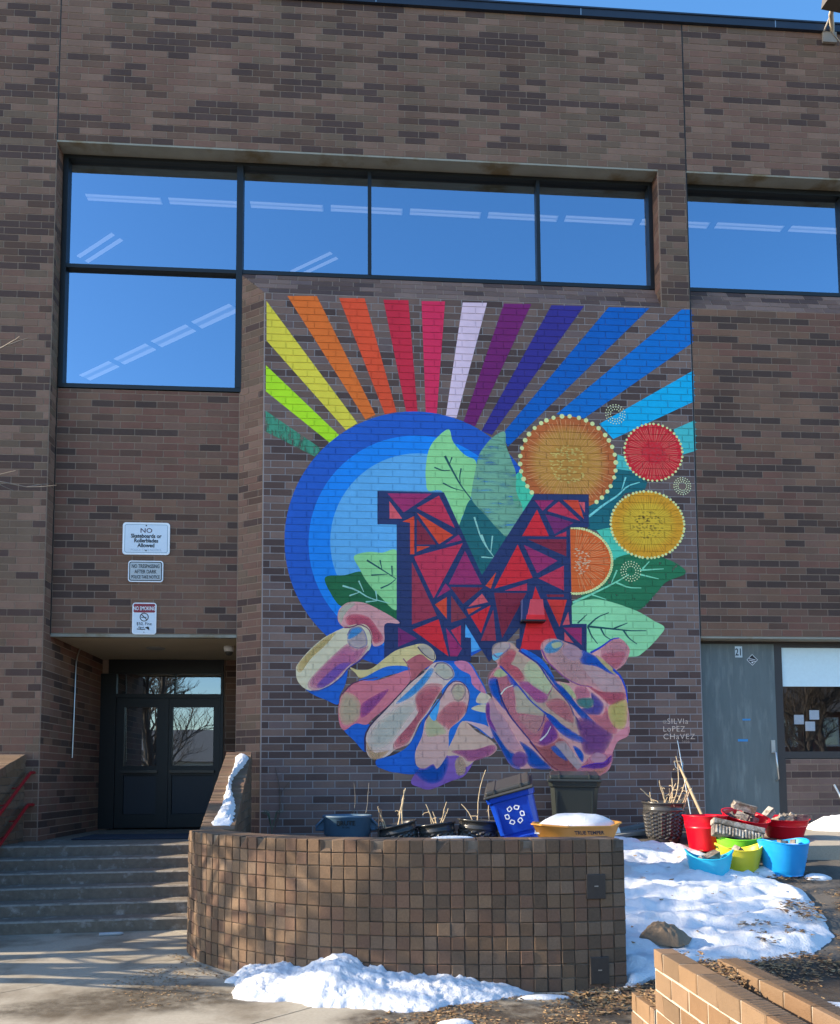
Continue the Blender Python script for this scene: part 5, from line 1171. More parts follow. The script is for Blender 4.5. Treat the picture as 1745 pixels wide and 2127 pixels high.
stems('dry_stems', M3, .56, [(-.02,0,-.06,0,.72),(.14,.02,-.14,0,.52),(-.06,-.05,-.1,0,.34)], 'three straight dry canes in the pot next to the recycling bin', 6, .008)
stems('dry_stems', Matrix.Translation((1.30,-.7,BZ)), .5, [(0,0,0,0,.62),(.12,0,.1,0,.66)], 'faint dry stalks standing behind the round bin', 8, .005, mat=material('grey stalk', (.2,.18,.15)))
stems('dry_stems', Matrix.Translation((1.62,-1.5,BZ-.1)), .4, [(0,0,-.2,0,.55),(.02,0,.05,0,.5)], 'knobbly dead twigs between the round bin and the tilted pot', 9, .009, mat=M_BARK)
# wheeled bins
def wheelie(loc, wdt, dep, h, rz, tilt, mb, ml, label, sym):
    t = thing('recycling_bin' if sym else 'waste_bin', loc, label, 'bin'); M = Matrix.Translation(loc) @ Matrix.Rotation(rz, 4, 'Z') @ Matrix.Rotation(tilt, 4, 'Y')
    w0, w1, d0, d1 = wdt*.38, wdt*.5, dep*.36, dep*.5
    def ring(q, k=0, c=.05):
        a, b = w0+(w1-w0)*q+k, d0+(d1-d0)*q+k; return [(x, y, h*q) for x, y in ((-a+c,-b),(a-c,-b),(a,-b+c),(a,b-c),(a-c,b),(-a+c,b),(-a,b-c),(-a,-b+c))]
    m = MB(); qs = [(0,-.02),(.02,0),(.45,0),(.47,-.012),(.50,-.012),(.52,.0),(.90,0),(.91,.018),(.97,.022)]; o = 0
    for q, k in qs: m.v += ring(q, k)
    for i in range(len(qs)-1):
        for j in range(8): m.f.append([i*8+j, i*8+(j+1) % 8, (i+1)*8+(j+1) % 8, (i+1)*8+j]); m.m.append(0); m.sm.append(False)
    m.f.append(list(range(7,-1,-1))); m.m.append(0); m.sm.append(False)
    # recessed lifting pocket on the front and raised panel
    yf = lambda q: -(d0+(d1-d0)*q)
    m.xf(M); m.build('body', mb, t)
    g = MB(); a = wdt*.16
    for q0, q1 in ((.30,.44),):
        g.add([(-a, yf(q0)-.004, h*q0), (a, yf(q0)-.004, h*q0), (a, yf(q1)-.004, h*q1), (-a, yf(q1)-.004, h*q1)], [(0,1,2,3)], 1)
        g.box(-a-.02, a+.02, yf(q1)-.035, yf(q1), h*q1, h*(q1+.02), 0); g.box(-a-.02, a+.02, yf(q0)-.035, yf(q0)+.01, h*(q0-.02), h*q0, 0)
        for s_ in (-1, 1): g.box(s_*(a+.01)-.012, s_*(a+.01)+.012, yf(q1)-.03, yf(q0)+.01, h*q0, h*q1, 0)
    for s_ in (-.36, .36): g.box(s_*wdt-.008, s_*wdt+.008, yf(.72)-.018, yf(.55)+.0, h*.55, h*.86, 0)
    g.xf(M); g.build('front_pocket', [mb, material('bin recess shade', (.01,.02,.06) if sym else (.006,.007,.007))], t)  # pocket plate coloured dark, the shade of the recess is in its colour
    l = MB(); a, b = w1+.035, d1+.04
    l.bbox(-a, a, -b, b+.02, h*.965, h*1.0, .015); l.bbox(-a+.03, a-.03, -b+.03, b-.03, h*.99, h*1.05, .02)
    for x in (-.19, .19): l.bbox(x*wdt*1.6-.012, x*wdt*1.6+.012, -b+.02, b-.04, h*1.0, h*1.058, .004)
    l.tube([(-a*.7, b+.04, h*1.0), (a*.7, b+.04, h*1.0)], .018, 8); l.v = [(x, y, z+(.20 if sym else .09)*(y+b)) for x, y, z in l.v]; l.xf(M); l.build('lid', ml, t)
    for s_ in (-1, 1):
        k = MB(); k.tube([(s_*(w0+.02), d0+.02, .11), (s_*(w0-.05), d0+.02, .11)], .11, 20); k.xf(M); k.build('wheel', M_BLKP, t)
    if sym:      # three chasing arrows
        k = MB(); c = (0, yf(.72)-.012, h*.72); r_ = .088
        for q in range(3):
            a0 = R(90+120*q); 
            def pt(rad_, an): return (c[0]+rad_*math.cos(an), c[1], c[2]+rad_*math.sin(an))
            for (an, ln) in ((a0-R(28), .052), (a0+R(28), .052)):
                p = pt(r_, an); dv = (math.cos(an+R(90)), math.sin(an+R(90))); nv = (math.cos(an), math.sin(an)); hx, hy, e = ln*.62, .026, .009
                o_ = [(p[0]+dv[0]*i*hx+nv[0]*j*hy, c[1], p[2]+dv[1]*i*hx+nv[1]*j*hy) for i, j in ((-1,-.55),(-.6,-1),(.6,-1),(1,-.2),(.6,1),(-1,1))]
                i_ = [(p[0]+(x-p[0])*.60, c[1], p[2]+(z-p[2])*.60) for x, _, z in o_]
                k.add(o_+i_, [(i, (i+1) % 6, 6+(i+1) % 6, 6+i) for i in range(6)])
        k.xf(M); k.build('recycling_symbol', M_WHITE, t)
    return t
wheelie((3.40,-1.75,.47), .52, .56, .99, R(-14), R(-15), P_('blue bin plastic', (8,62,176), .38), P_('grey lid plastic', (56,56,54), .45), 'blue recycling bin with a grey lid, leaning to the left', True)
wheelie((4.16,-.75,.52), .62, .62, 1.04, R(-13), R(1), P_('dark green black plastic', (38,44,42), .4), P_('dark lid plastic', (46,50,48), .35), 'dark waste bin with a flat ridged lid, right of the blue bin', False)
# wheelbarrow
t = thing('wheelbarrow', (3.66,-2.65,.5), 'orange wheelbarrow tray heaped with snow, right of the blue bin', 'wheelbarrow')
bx_, by_, bz = 3.66, -2.65, .80
M_OR = material('orange tray plastic', (.60,.27,.055), rough=.45, var=.1)
def tray(k, z): return [(bx_+x*k+(1-k)*.02, by_+y*k, z) for x, y in ((-.47,-.10),(-.40,-.27),(-.15,-.33),(.30,-.33),(.42,-.27),(.44,-.10),(.44,.20),(.36,.30),(-.15,.30),(-.38,.22))]
m = MB(); L1 = [tray(.62, bz-.04), tray(.80, bz+.10), tray(.98, bz+.262), tray(1.03, bz+.27), tray(1.03, bz+.285), tray(.97, bz+.285), tray(.78, bz+.12), tray(.58, bz)]
for a in L1: m.v += a
L1z = 10
for i in range(len(L1)-1):
    for j in range(10): m.f.append([i*10+j, i*10+(j+1) % 10, (i+1)*10+(j+1) % 10, (i+1)*10+j]); m.m.append(0); m.sm.append(i in (0,1,5,6))
m.f.append(list(range(9,-1,-1))); m.m.append(0); m.sm.append(False); m.f.append(list(range(70,80))); m.m.append(0); m.sm.append(False)
for i, v in enumerate(m.v):
    if v[2] > bz+.25: m.v[i] = (v[0], v[1], v[2]+.035*(v[0]-bx_ > .35)-.0*(v[0]-bx_)+.02*(v[0]-bx_ < -.35))
m.build('tray', M_OR, t)
text_mesh('TRUE TEMPER', .052, Matrix.Translation((bx_+.07, by_-.345, bz+.20)) @ Matrix.Rotation(R(67), 4, 'X'), M_INK, 'lettering', t, bold=.0015, sx=.95)
m = MB()
for s_ in (-.2, .2): m.tube([(bx_-.62,by_+s_*.3,.62),(bx_-.2,by_+s_,.74),(bx_+.35,by_+s_*1.1,.78)], .018, 8)
for s_ in (-.2, .2): m.tube([(bx_-.2,by_+s_*1.1,.77),(bx_-.1,by_+s_*1.2,.50),(bx_-.02,by_+s_*1.2,.50),(bx_+.05,by_+s_*1.2,.79)], .014, 8)
m.build('frame', M_BARK, t); m = MB(); m.tube([(bx_-.6,by_-.04,.64),(bx_-.6,by_+.04,.64)], .17, 24); m.build('wheel', M_BLKP, t)
lump('snow_mound', (bx_+.02,by_+.0,bz+.20), .44, .25, .21, 31, 'snow heaped in the orange wheelbarrow', sharp=.35)

# ---------------------------------------------------------------- tubs and buckets of rubble on the snow
def gz_(x, y): return slope_z(x, y)
def bucket(loc, r, h, mat, label, tiltx=0, tilty=0, group='red buckets'):
    t = thing('bucket', loc, label, 'bucket'); M = Matrix.Translation(loc) @ Matrix.Rotation(tilty, 4, 'Y') @ Matrix.Rotation(tiltx, 4, 'X'); m = MB()
    m.lathe([(0,0),(r*.70,0),(r*.72,.01),(r*.86,h*.62),(r*.885,h*.63),(r*.89,h*.66),(r*.875,h*.67),(r*.90,h*.72),(r*.91,h*.76),(r*.935,h*.94),(r*1.0,h*.975),(r*1.01,h),(r*.96,h*.99),(r*.93,h*.93),(r*.68,.02),(0,.02)], (0,0,0), 40); m.xf(M); m.build('shell', mat, t)
    return M
def tub(loc, rx, ry, h, mat, label, dip=.07, rz=0, ears=True, holes=True):
    """flexible tub: oval rim rising to a lug with a hand hole at either end"""
    t = thing('flexible_tub', loc, label, 'tub'); M = Matrix.Translation(loc) @ Matrix.Rotation(rz, 4, 'Z'); m = MB(); n = 64; rows = 16
    def rim(a): return h+dip*(abs(math.cos(a))**3) if ears else h+dip*math.cos(a)**2*.4
    def pos(i, a, k=0):
        q = i/rows; f_ = .72+.28*q**.9; z = rim(a)*q; rb_ = .0025*(1 if i % 2 else -1) if 2 < i < 12 else 0
        return ((rx*f_+rb_-k)*math.cos(a), (ry*f_+rb_-k)*math.sin(a), z)
    for k in (0, .008):
        o = len(m.v)
        for i in range(rows+1):
            for j in range(n): m.v.append(pos(i, 2*math.pi*j/n, k))
        for i in range(rows):
            for j in range(n):
                if holes and ears and i in (13, 14) and (j in (0, 1, 2, n-1, n-2, n-3) or j in range(n//2-3, n//2+3)): continue
                q = [o+i*n+j, o+i*n+(j+1) % n, o+(i+1)*n+(j+1) % n, o+(i+1)*n+j]
                m.f.append(q if k == 0 else q[::-1]); m.m.append(0); m.sm.append(True)
        m.f.append([o+j for j in range(n)]); m.m.append(0); m.sm.append(False)
    m.tube([pos(rows, 2*math.pi*j/n, .004) for j in range(n+1)], .009, 6, cap=False); m.xf(M); m.build('shell', mat, t)
    return M
RED = P_('red plastic', (222,6,34), .35); TUR = P_('turquoise plastic', (40,180,215), .4); YEL = P_('yellow plastic', (226,208,52), .4); GRN = P_('lime plastic', (120,205,48), .4); BLU = P_('sky blue plastic', (22,150,220), .4)
b1 = (5.50,-1.75,gz_(5.5,-1.75)); bucket(b1, .262, .42, RED, 'tall empty red bucket at the left end of the tubs')
b2 = (6.02,-1.55,gz_(6.0,-1.55)+.03); bucket(b2, .285, .36, RED, 'middle red bucket, tilted and full of rubble, behind the green tub', tiltx=R(16), tilty=R(6))
b3 = (6.66,-1.42,.83); bucket(b3, .29, .24, RED, 'low wide red bucket of rubble before the steel door', tiltx=R(5))
t1 = (5.10,-2.72,gz_(5.1,-2.72)-.01); tub(t1, .245, .20, .21, TUR, 'small turquoise tub with hand holes, front left of the group', dip=.09, rz=R(-22))
t2 = (5.53,-2.52,gz_(5.53,-2.52)-.01); tub(t2, .255, .20, .235, YEL, 'yellow tub of snow and rubble between two blue tubs', dip=.07, rz=R(-6))
t3 = (5.74,-2.10,gz_(5.74,-2.1)); tub(t3, .26, .20, .22, GRN, 'lime green tub heaped with rubble behind the yellow tub', dip=.05, rz=R(-10))
t4 = (5.98,-2.62,gz_(5.98,-2.62)-.02); tub(t4, .265, .25, .34, BLU, 'big sky blue tub filled with snow, at the right', dip=.045, rz=R(12), holes=False)
M_RUB = [material('rubble %d' % i, c, rough=.95, var=.35, scale=18, bump=.6, bscale=50, col2=c2, c2scale=9) for i, (c, c2) in enumerate([((.16,.13,.10),(.34,.31,.27)),((.24,.20,.16),(.42,.39,.34)),((.10,.09,.085),(.22,.20,.18))])]
def chunk(c, s_, rot, mat, label, group, seed, name='broken_brick'):
    bm = bmesh.new(); bmesh.ops.create_cube(bm, size=1); bmesh.ops.subdivide_edges(bm, edges=bm.edges[:], cuts=2, use_grid_fill=True); rr = random.Random(seed)
    for v in bm.verts:
        v.co += Vector((rr.uniform(-1,1), rr.uniform(-1,1), rr.uniform(-1,1)))*.055; v.co = Vector((v.co.x*s_[0], v.co.y*s_[1], v.co.z*s_[2]))
    m = MB(); m.bm(bm); m.xf(Matrix.Translation(c) @ Matrix.Rotation(rot[2], 4, 'Z') @ Matrix.Rotation(rot[1], 4, 'Y') @ Matrix.Rotation(rot[0], 4, 'X'))
    o = m.build(name, mat); return tag(o, label, 'rubble', group)
rr = random.Random(21)
def fill(c, rx, n, z, label, group, seed):
    rr = random.Random(seed)
    for i in range(n):
        a = rr.uniform(0, 6.28); q = rr.random()**.5*.75
        chunk((c[0]+rx*q*math.cos(a), c[1]+rx*.75*q*math.sin(a), z+rr.uniform(-.01, .05)), (rr.uniform(.09,.17), rr.uniform(.06,.09), rr.uniform(.05,.08)), (rr.uniform(-.6,.6), rr.uniform(-.6,.6), rr.uniform(0,3)), rr.choice(M_RUB), label, group, seed*10+i)
fill(b2, .22, 8, b2[2]+.29, 'grey rubble piece in the middle red bucket', 'rubble in the middle red bucket', 2)
chunk((6.05,-1.62,b2[2]+.44), (.26,.10,.09), (.2,.28,-.15), M_RUB[0], 'long broken brick lying on top of the middle red bucket', None, 77)
fill(b3, .22, 10, b3[2]+.20, 'grey rubble piece in the low red bucket', 'rubble in the low red bucket', 3)
chunk((6.42,-1.50,b3[2]+.29), (.16,.07,.10), (.3,-.7,.2), M_RUB[1], 'pale broken brick leaning up at the left of the low red bucket', None, 78)
chunk((6.86,-1.50,b3[2]+.24), (.18,.08,.075), (.0,.05,-.1), M_RUB[2], 'dark rectangular brick at the right rim of the low red bucket', None, 79)
fill(t1, .17, 4, t1[2]+.15, 'broken piece in the small turquoise tub', 'rubble in the turquoise tub', 4)
chunk((5.10,-2.70,t1[2]+.20), (.26,.09,.08), (.2,-.42,.2), M_RUB[0], 'long split brick sticking up in the turquoise tub', None, 80)
lump('snow_mound', (t2[0],t2[1],t2[2]+.15), .21, .15, .07, 41, 'snow filling the yellow tub', sharp=.4); chunk((t2[0]-.03,t2[1]-.05,t2[2]+.20), (.17,.09,.12), (.3,.5,.6), M_RUB[1], 'grey brick corner poking from the snow in the yellow tub', None, 81)
fill(t3, .17, 5, t3[2]+.17, 'grey rubble piece in the lime green tub', 'rubble in the lime green tub', 5)
# old perforated bricks laid across the green tub
t = thing('perforated_block', (5.72,-2.12,t3[2]+.3), 'long mortar crusted block with cores, lying across the green tub', 'rubble')
Mx = Matrix.Translation((5.70,-2.16,t3[2]+.31)) @ Matrix.Rotation(R(15), 4, 'Y') @ Matrix.Rotation(R(-24), 4, 'X') @ Matrix.Rotation(R(-6), 4, 'Z')
m = MB(); m.bbox(-.30, .30, -.05, .06, .03, .10, .012); m.xf(Mx); m.build('top_brick', M_RUB[0], t)
m = MB(); m.bbox(-.29, .29, -.04, .06, -.10, .025, .012); rr = random.Random(9)
for i in range(15):
    x = -.26+i*.037; m.bbox(x-.014, x+.014, -.062, -.035, -.085+rr.uniform(-.01,.01), .012+rr.uniform(-.01,.01), .008, 1)
m.xf(Mx); m.build('cored_face', [M_RUB[2], M_RUB[1]], t)
o = lump('snow_mound', (t4[0],t4[1],t4[2]+.29), .225, .205, .06, 43, 'snow filling the big sky blue tub', sharp=.2)
chunk((t4[0]-.02,t4[1]-.02,t4[2]+.36), (.10,.06,.03), (0,.1,.3), M_RUB[0], 'flat stone on the snow in the big blue tub', None, 82); chunk((t4[0]+.14,t4[1]+.05,t4[2]+.35), (.08,.05,.05), (0,.1,.9), M_RUB[1], 'small stone at the rim of the big blue tub', None, 83)
# black pot with dead plant, spade, boards
pb = (5.18,-1.25,gz_(5.18,-1.25)-.03); M4 = weave_pot('plant_pot', pb, .27, .52, (R(1),R(2)), 'large black woven pot with a tangled dead plant, left of the red bucket')
sp_ = [(-.05,0,-.75,0,.36),(.0,0,-.1,0,.30),(.06,.02,.10,0,.34),(.10,0,.32,0,.68),(.08,.03,.18,0,.40),(-.1,.05,-.5,.2,.22),(.12,-.02,.5,-.1,.42),(.02,-.05,-.25,0,.38),(.14,0,.75,-.2,.34),(-.02,-.1,-.2,-.3,.18)]
stems('dead_plant', M4, .52, sp_, 'tangled dead plant stalks in the large black pot', 12, .0085, curl=.35)
stems('dead_plant', M4, .52, [(.14,-.16,.2,-.6,.42),(.05,-.22,-.5,-.55,.36),(.16,-.18,.5,-.5,.3)], 'dead stalks drooping over the front of the large black pot', 13, .007, curl=1.1)
t = thing('spade', (5.72,-.62,.82), 'wooden D handled spade leaning by the large black pot', 'spade')
a, b = Vector((5.86,-.12,1.77)), Vector((5.98,-.62,1.02)); m = MB(); m.tube([a, a.lerp(b, .15), a.lerp(b, .5), b], [.013,.017,.021,.020], 10); m.build('shaft', M_WOOD, t)
m = MB(); m.tube([a+Vector((-.065,.0,.03)), a+Vector((.065,.0,.03))], .014, 8); m.tube([a+Vector((-.06,0,.03)), a+Vector((-.05,-.02,-.05)), a+Vector((0,-.05,-.09))], .008, 6, 1); m.tube([a+Vector((.06,0,.03)), a+Vector((.05,-.02,-.05)), a+Vector((0,-.05,-.09))], .008, 6, 1); m.build('grip', [M_WOOD, M_STEEL], t)
d = (b-a).normalized(); m = MB(); bl_ = [(-.02,0),(.02,0),(.085,.06),(.085,.22),(0,.30),(-.085,.22),(-.085,.06)]; m.prism([b+Vector((x, -.01, 0))+d*(y-.03) for x, y in bl_], Vector((0,.006,0))); m.build('blade', M_BARK, t)
m = MB(); m.tube([(5.95,-.35,.85),(5.88,-.06,2.10)], [.009,.007], 8); o = m.build('metal_rod', M_STEEL); tag(o, 'thin bright metal rod leaning on the wall above the spade', 'rod')
m = MB(); m.tube([(8.30,-.35,.86),(8.20,-.02,1.46)], .014, 8); o = m.build('white_pole', material('white pole', (.75,.72,.65), rough=.5)); tag(o, 'short white pole leaning on the wall at the right edge', 'pole')
M_BRD = material('grey weathered board', (.17,.185,.185), rough=.85, var=.3, scale=14, stretch=(.3,2,2)); rr = random.Random(4)
for i, (x, y, z, l, a_, e_) in enumerate(((4.72,-.95,.86,1.1,16,3),(4.62,-1.12,.84,.9,22,5),(4.85,-.7,.90,.9,14,8),(4.40,-1.25,.85,.22,30,0))):
    m = MB(); m.bbox(-l/2, l/2, -.06, .06, -.022, .022, .004); m.xf(Matrix.Translation((x, y, z)) @ Matrix.Rotation(R(a_), 4, 'Z') @ Matrix.Rotation(R(-e_), 4, 'Y'))
    o = m.build('board', M_BRD if i < 3 else M_RUB[1]); tag(o, ('long grey board lying nearest the wall end', 'short grey board in front of the long one', 'dark board propped toward the black pot', 'pale offcut in front of the boards')[i], 'board')
lump('dirt_heap', (4.35,-.85,.83), .30, .14, .10, 51, 'red brown dirt and leaves heaped by the boards', mat=material('red brown dirt', (.12,.05,.03), rough=.95, var=.4, scale=30, bump=.6, bscale=50), cat='dirt')
M_TARP = material('green tarp', (.05,.13,.12), rough=.45, var=.3, scale=14)
m = MB()
for i in range(17):
    for j in range(9):
        x, y = 5.95+.66*i/16, -.75+.42*j/8; m.v.append((x, y, .85+.15*max(0, math.sin(math.pi*i/16)*math.sin(math.pi*j/8))**.5*(.7+.9*abs(noise.noise((x*9, y*9, 1))))))
for i in range(16):
    for j in range(8): a_ = i*9+j; m.f.append([a_, a_+9, a_+10, a_+1]); m.m.append(0); m.sm.append(False)
o = m.build('tarp', M_TARP); tag(o, 'crumpled green tarp on the ground behind the tall red bucket', 'tarp')
chunk((6.25,-.78,1.0), (.10,.05,.13), (.2,.6,.1), M_RUB[1], 'pale offcut sticking up from the green tarp', None, 84)
chunk((5.42,-1.62,gz_(5.42,-1.62)+.16), (.07,.06,.30), (.05,.05,.2), material('split log', (.36,.27,.19), rough=.9, var=.3, scale=20), 'upright split log between the black pot and the red bucket', None, 85, 'split_log')
# sack on the snow
m = MB(); nu, nv = 36, 26
for i in range(nu+1):
    u = i/nu
    for j in range(nv+1):
        v = j/nv*2-1; wd = .16*(u**.75)*(1-max(0, u-.72)*2.2); x = 3.72+.44*u+.04*v*u; y = -4.42+v*wd
        q = max(0, (1-v*v))**.55*math.sin(math.pi*min(1, (u*.97+.03))**.85)**.8
        m.v.append((x, y, slope_z(x, y)+.055+.15*q*(1+.30*abs(noise.noise((u*5, v*2.2, 2)))-.25*abs(noise.noise((u*9+v*2, v*4-u*3, 5))))+.004*noise.noise((u*30, v*30, 1))))
for i in range(nu):
    for j in range(nv): a_ = i*(nv+1)+j; m.f.append([a_, a_+nv+1, a_+nv+2, a_+1]); m.m.append(0); m.sm.append(True)
o = m.build('sack', material('brown sack cloth', (.20,.145,.095), rough=.85, var=.25, scale=30, bump=.5, bscale=60)); tag(o, 'crumpled brown sack lying on the snow behind the cavity wall', 'sack')

# ---------------------------------------------------------------- dead leaves
LF = [MB() for _ in M_LEAF]; rl_ = random.Random(17)
def leaf(x, y, z, s_):
    a = rl_.uniform(0, 6.28); k = rl_.randrange(4); c_, s2 = math.cos(a)*s_, math.sin(a)*s_; t_ = rl_.uniform(-.4, .7)*s_
    pts = [(-1,0),(-.2,-.55),(.9,-.15),(1.2,0),(.7,.35),(-.2,.5)]
    LF[k].add([(x+p*c_-q*s2, y+p*s2+q*c_, z+.004+t_*abs(p)*.5+rl_.uniform(0, .4)*s_) for p, q in pts], [(0,1,2,3),(0,3,4,5)])
def scatter(n, P, fz, s0, s1, keep=None):
    xs, ys = [p[0] for p in P], [p[1] for p in P]; c = 0; g = 0
    while c < n and g < n*30:
        g += 1; x, y = rl_.uniform(min(xs), max(xs)), rl_.uniform(min(ys), max(ys))
        if not in_poly(x, y, P): continue
        if keep and not keep(x, y): continue
        leaf(x, y, fz(x, y), rl_.uniform(s0, s1)); c += 1
cl = lambda x, y: fbm(x*2.2, y*2.2, 9) > rl_.uniform(-.25, .35)
scatter(2600, [(1.7,-5.25),(3.35,-5.12),(3.35,-6.3),(1.2,-6.3)], lambda x, y: 0, .006, .020, cl)
scatter(500, [(-.3,-3.9),(.2,-4.45),(.5,-4.9),(-.1,-5.3),(-.6,-4.6)], lambda x, y: 0, .006, .014, cl)
scatter(160, [(-.26,-3.55),(.22,-4.22),(.5,-4.5),(.42,-4.6),(.1,-4.3),(-.34,-3.6)], lambda x, y: 0, .006, .016)
scatter(900, [(3.42,-5.12),(3.9,-4.95),(3.9,-5.6),(3.0,-5.7),(2.9,-5.2)], lambda x, y: slope_z(x, y)+.003, .010, .030)
scatter(3200, [(3.9,-4.75),(4.6,-4.60),(5.3,-4.4),(5.9,-3.9),(5.95,-3.2),(6.5,-3.0),(6.4,-4.2),(5.6,-5.1),(4.2,-5.4)], lambda x, y: slope_z(x, y)+.006, .008, .026, cl)
scatter(1500, [(5.8,-2.9),(8,-2.5),(8,-5.6),(4.5,-5.6)], lambda x, y: slope_z(x, y)+.006, .008, .018, cl)
scatter(330, [(4.7,-4.6),(5.5,-4.2),(5.75,-3.6),(5.3,-3.55),(4.9,-3.9),(4.5,-4.4)], lambda x, y: slope_z(x, y)+.075, .012, .034, lambda x, y: fbm(x*3, y*3, 4) > .02)
scatter(90, SP, lambda x, y: slope_z(x, y)+.075, .012, .032)
scatter(260, [(5.3,-2.4),(6.3,-2.6),(6.2,-2.95),(5.4,-2.85)], lambda x, y: slope_z(x, y)+.012, .012, .028)
scatter(800, [(2.985,-6.98),(3.15,-6.98),(3.15,-7.35),(2.985,-7.75)], lambda x, y: .64+rl_.uniform(-.03,.055), .008, .020, lambda x, y: fbm(x*4, y*3, 2) > -.12)
scatter(300, [(2.91,-6.64),(3.08,-6.64),(3.08,-6.94),(2.91,-6.94)], lambda x, y: .415, .008, .018)
scatter(120, [(3.42,-2.86),(3.6,-2.86),(3.6,-2.5),(3.42,-2.5)], lambda x, y: bz+.27, .008, .02)
o = thing('leaf_litter_anchor', (0,0,0), '', '') if False else None
allv = MB()
for k, q in enumerate(LF): allv.add(q.v, q.f, k)
o = allv.build('leaf_litter', M_LEAF, kind='stuff')
# sprig at the foot of the wall, creeper on the wall
m = MB(); rr = random.Random(2)
for i in range(9): a = rr.uniform(0, 6.28); m.tube([(.27,-.9,.95),(.27+.06*math.cos(a),-.9+.06*math.sin(a),1.12+rr.uniform(0,.06)),(.27+.15*math.cos(a),-.9+.1*math.sin(a),1.16+rr.uniform(0,.07))], [.004,.006,.002], 4)
m.tube([(.27,-.9,.4),(.27,-.9,.97)], .006, 5)
o = m.build('small_weed', material('grey green weed', (.10,.14,.09), rough=.8)); tag(o, 'small grey green weed by the end of the stair wall', 'plant')
m = MB(); m.tube([(.20,-.012,1.75),(.24,-.014,1.6),(.27,-.014,1.4),(.275,-.014,1.2),(.25,-.014,1.05),(.20,-.014,.9)], [.003,.005,.006,.007,.008,.008], 5); m.tube([(.27,-.014,1.38),(.40,-.014,1.55)], .004, 5); m.tube([(.25,-.014,1.05),(.12,-.014,1.0)], .004, 5)
o = m.build('bare_creeper', M_BARK); tag(o, 'thin bare creeper stem climbing the wall left of the mural', 'plant')
m = MB(); m.tube([(-1.25,-2.63,.018),(-1.05,-2.60,.018)], .018, 8); m.tube([(-1.05,-2.60,.018),(-1.02,-2.597,.018)], [.018,.008], 8); o = m.build('plastic_bottle', material('clear grey plastic', (.4,.42,.44), rough=.2)); tag(o, 'crushed plastic bottle lying at the foot of the steps', 'bottle')

# ---------------------------------------------------------------- bare trees at the left and behind the camera, houses across the street
def tree(loc, h, seed, label, spread=.55, limbs=(), levels=5, r0=.13, start=.3, bark=None):
    rr = random.Random(seed); t = thing('bare_tree', loc, label, 'tree', 'bare trees around the forecourt'); tr, cr = MB(), MB(); base = Vector(loc)
    pts = [base+Vector((0, 0, -.1))]; d = Vector((rr.uniform(-.08,.08), rr.uniform(-.08,.08), 1)); n = 8
    for i in range(n): d = (d+Vector((rr.uniform(-.1,.1), rr.uniform(-.1,.1), .1))).normalized(); pts.append(pts[-1]+d*h*.62/n)
    tr.tube(pts, [r0*(1.25 if i == 0 else 1)*(1-.6*i/n) for i in range(n+1)], 9); tr.build('trunk', M_BARK, t)
    def grow(p, d, L_, r, lv):
        n = 4 if lv > 1 else 3; q = [p]
        for i in range(n): d = (d+Vector((rr.uniform(-1,1), rr.uniform(-1,1), rr.uniform(-.5,.8)))*.22).normalized(); q.append(q[-1]+d*L_/n)
        cr.tube(q, [r*(1-.55*i/n) for i in range(n+1)], 6 if lv > 3 else 4 if lv > 1 else 3, cap=False)
        if lv <= 0: return
        for i in range(1, n+1):
            for _ in range(2 if i == n or lv < 3 else 1):
                a = Vector((rr.uniform(-1,1), rr.uniform(-1,1), rr.uniform(-.35,.8))); grow(q[i], (d*.75+a*.75).normalized(), L_*rr.uniform(.5,.72), r*.45*(1.25 if i == n else 1), lv-1)
    for i in range(int(n*start), n+1):
        for _ in range(1 if i < n else 3):
            a = rr.uniform(0, 6.28); grow(pts[i], Vector((math.cos(a)*spread, math.sin(a)*spread, rr.uniform(.25,.8))).normalized(), h*rr.uniform(.28,.4)*(1-.03*i), r0*.42, levels-2)
    for lp in limbs:
        lp = [Vector(q) for q in lp]; cr.tube(lp, [.03*(1-.95*i/(len(lp)-1))+.003 for i in range(len(lp))], 6, cap=False)
        for i in range(len(lp)-3, len(lp)):
            for _ in range(2):
                p = lp[i]; d = ((lp[i]-lp[i-1]).normalized()*.8+Vector((rr.uniform(-.5,.5), rr.uniform(-.5,.5), rr.uniform(-.4,.5)))).normalized(); q = [p]
                for k in range(4): d = (d+Vector((rr.uniform(-1,1), rr.uniform(-1,1), rr.uniform(-.7,.7)))*.25).normalized(); q.append(q[-1]+d*rr.uniform(.05,.11))
                cr.tube(q, [.006,.005,.006,.004,.003], 4, cap=False)
    cr.build('crown', bark or M_BARK, t); return t
L_A = [[(-6.6,-3.4,3.6),(-5.4,-3.2,4.7),(-4.4,-3.0,5.6),(-3.4,-2.9,5.75),(-2.75,-2.85,5.85),(-2.35,-2.8,6.05)], [(-6.6,-3.4,3.2),(-5.2,-2.9,4.1),(-4.1,-2.6,4.75),(-3.2,-2.5,4.85),(-2.6,-2.45,4.80),(-2.2,-2.4,4.74)]]
tree((-6.8,-3.5,0), 7.5, 5, 'bare tree off the left edge whose twigs reach into the picture', limbs=L_A, levels=3, bark=M_BARKL)
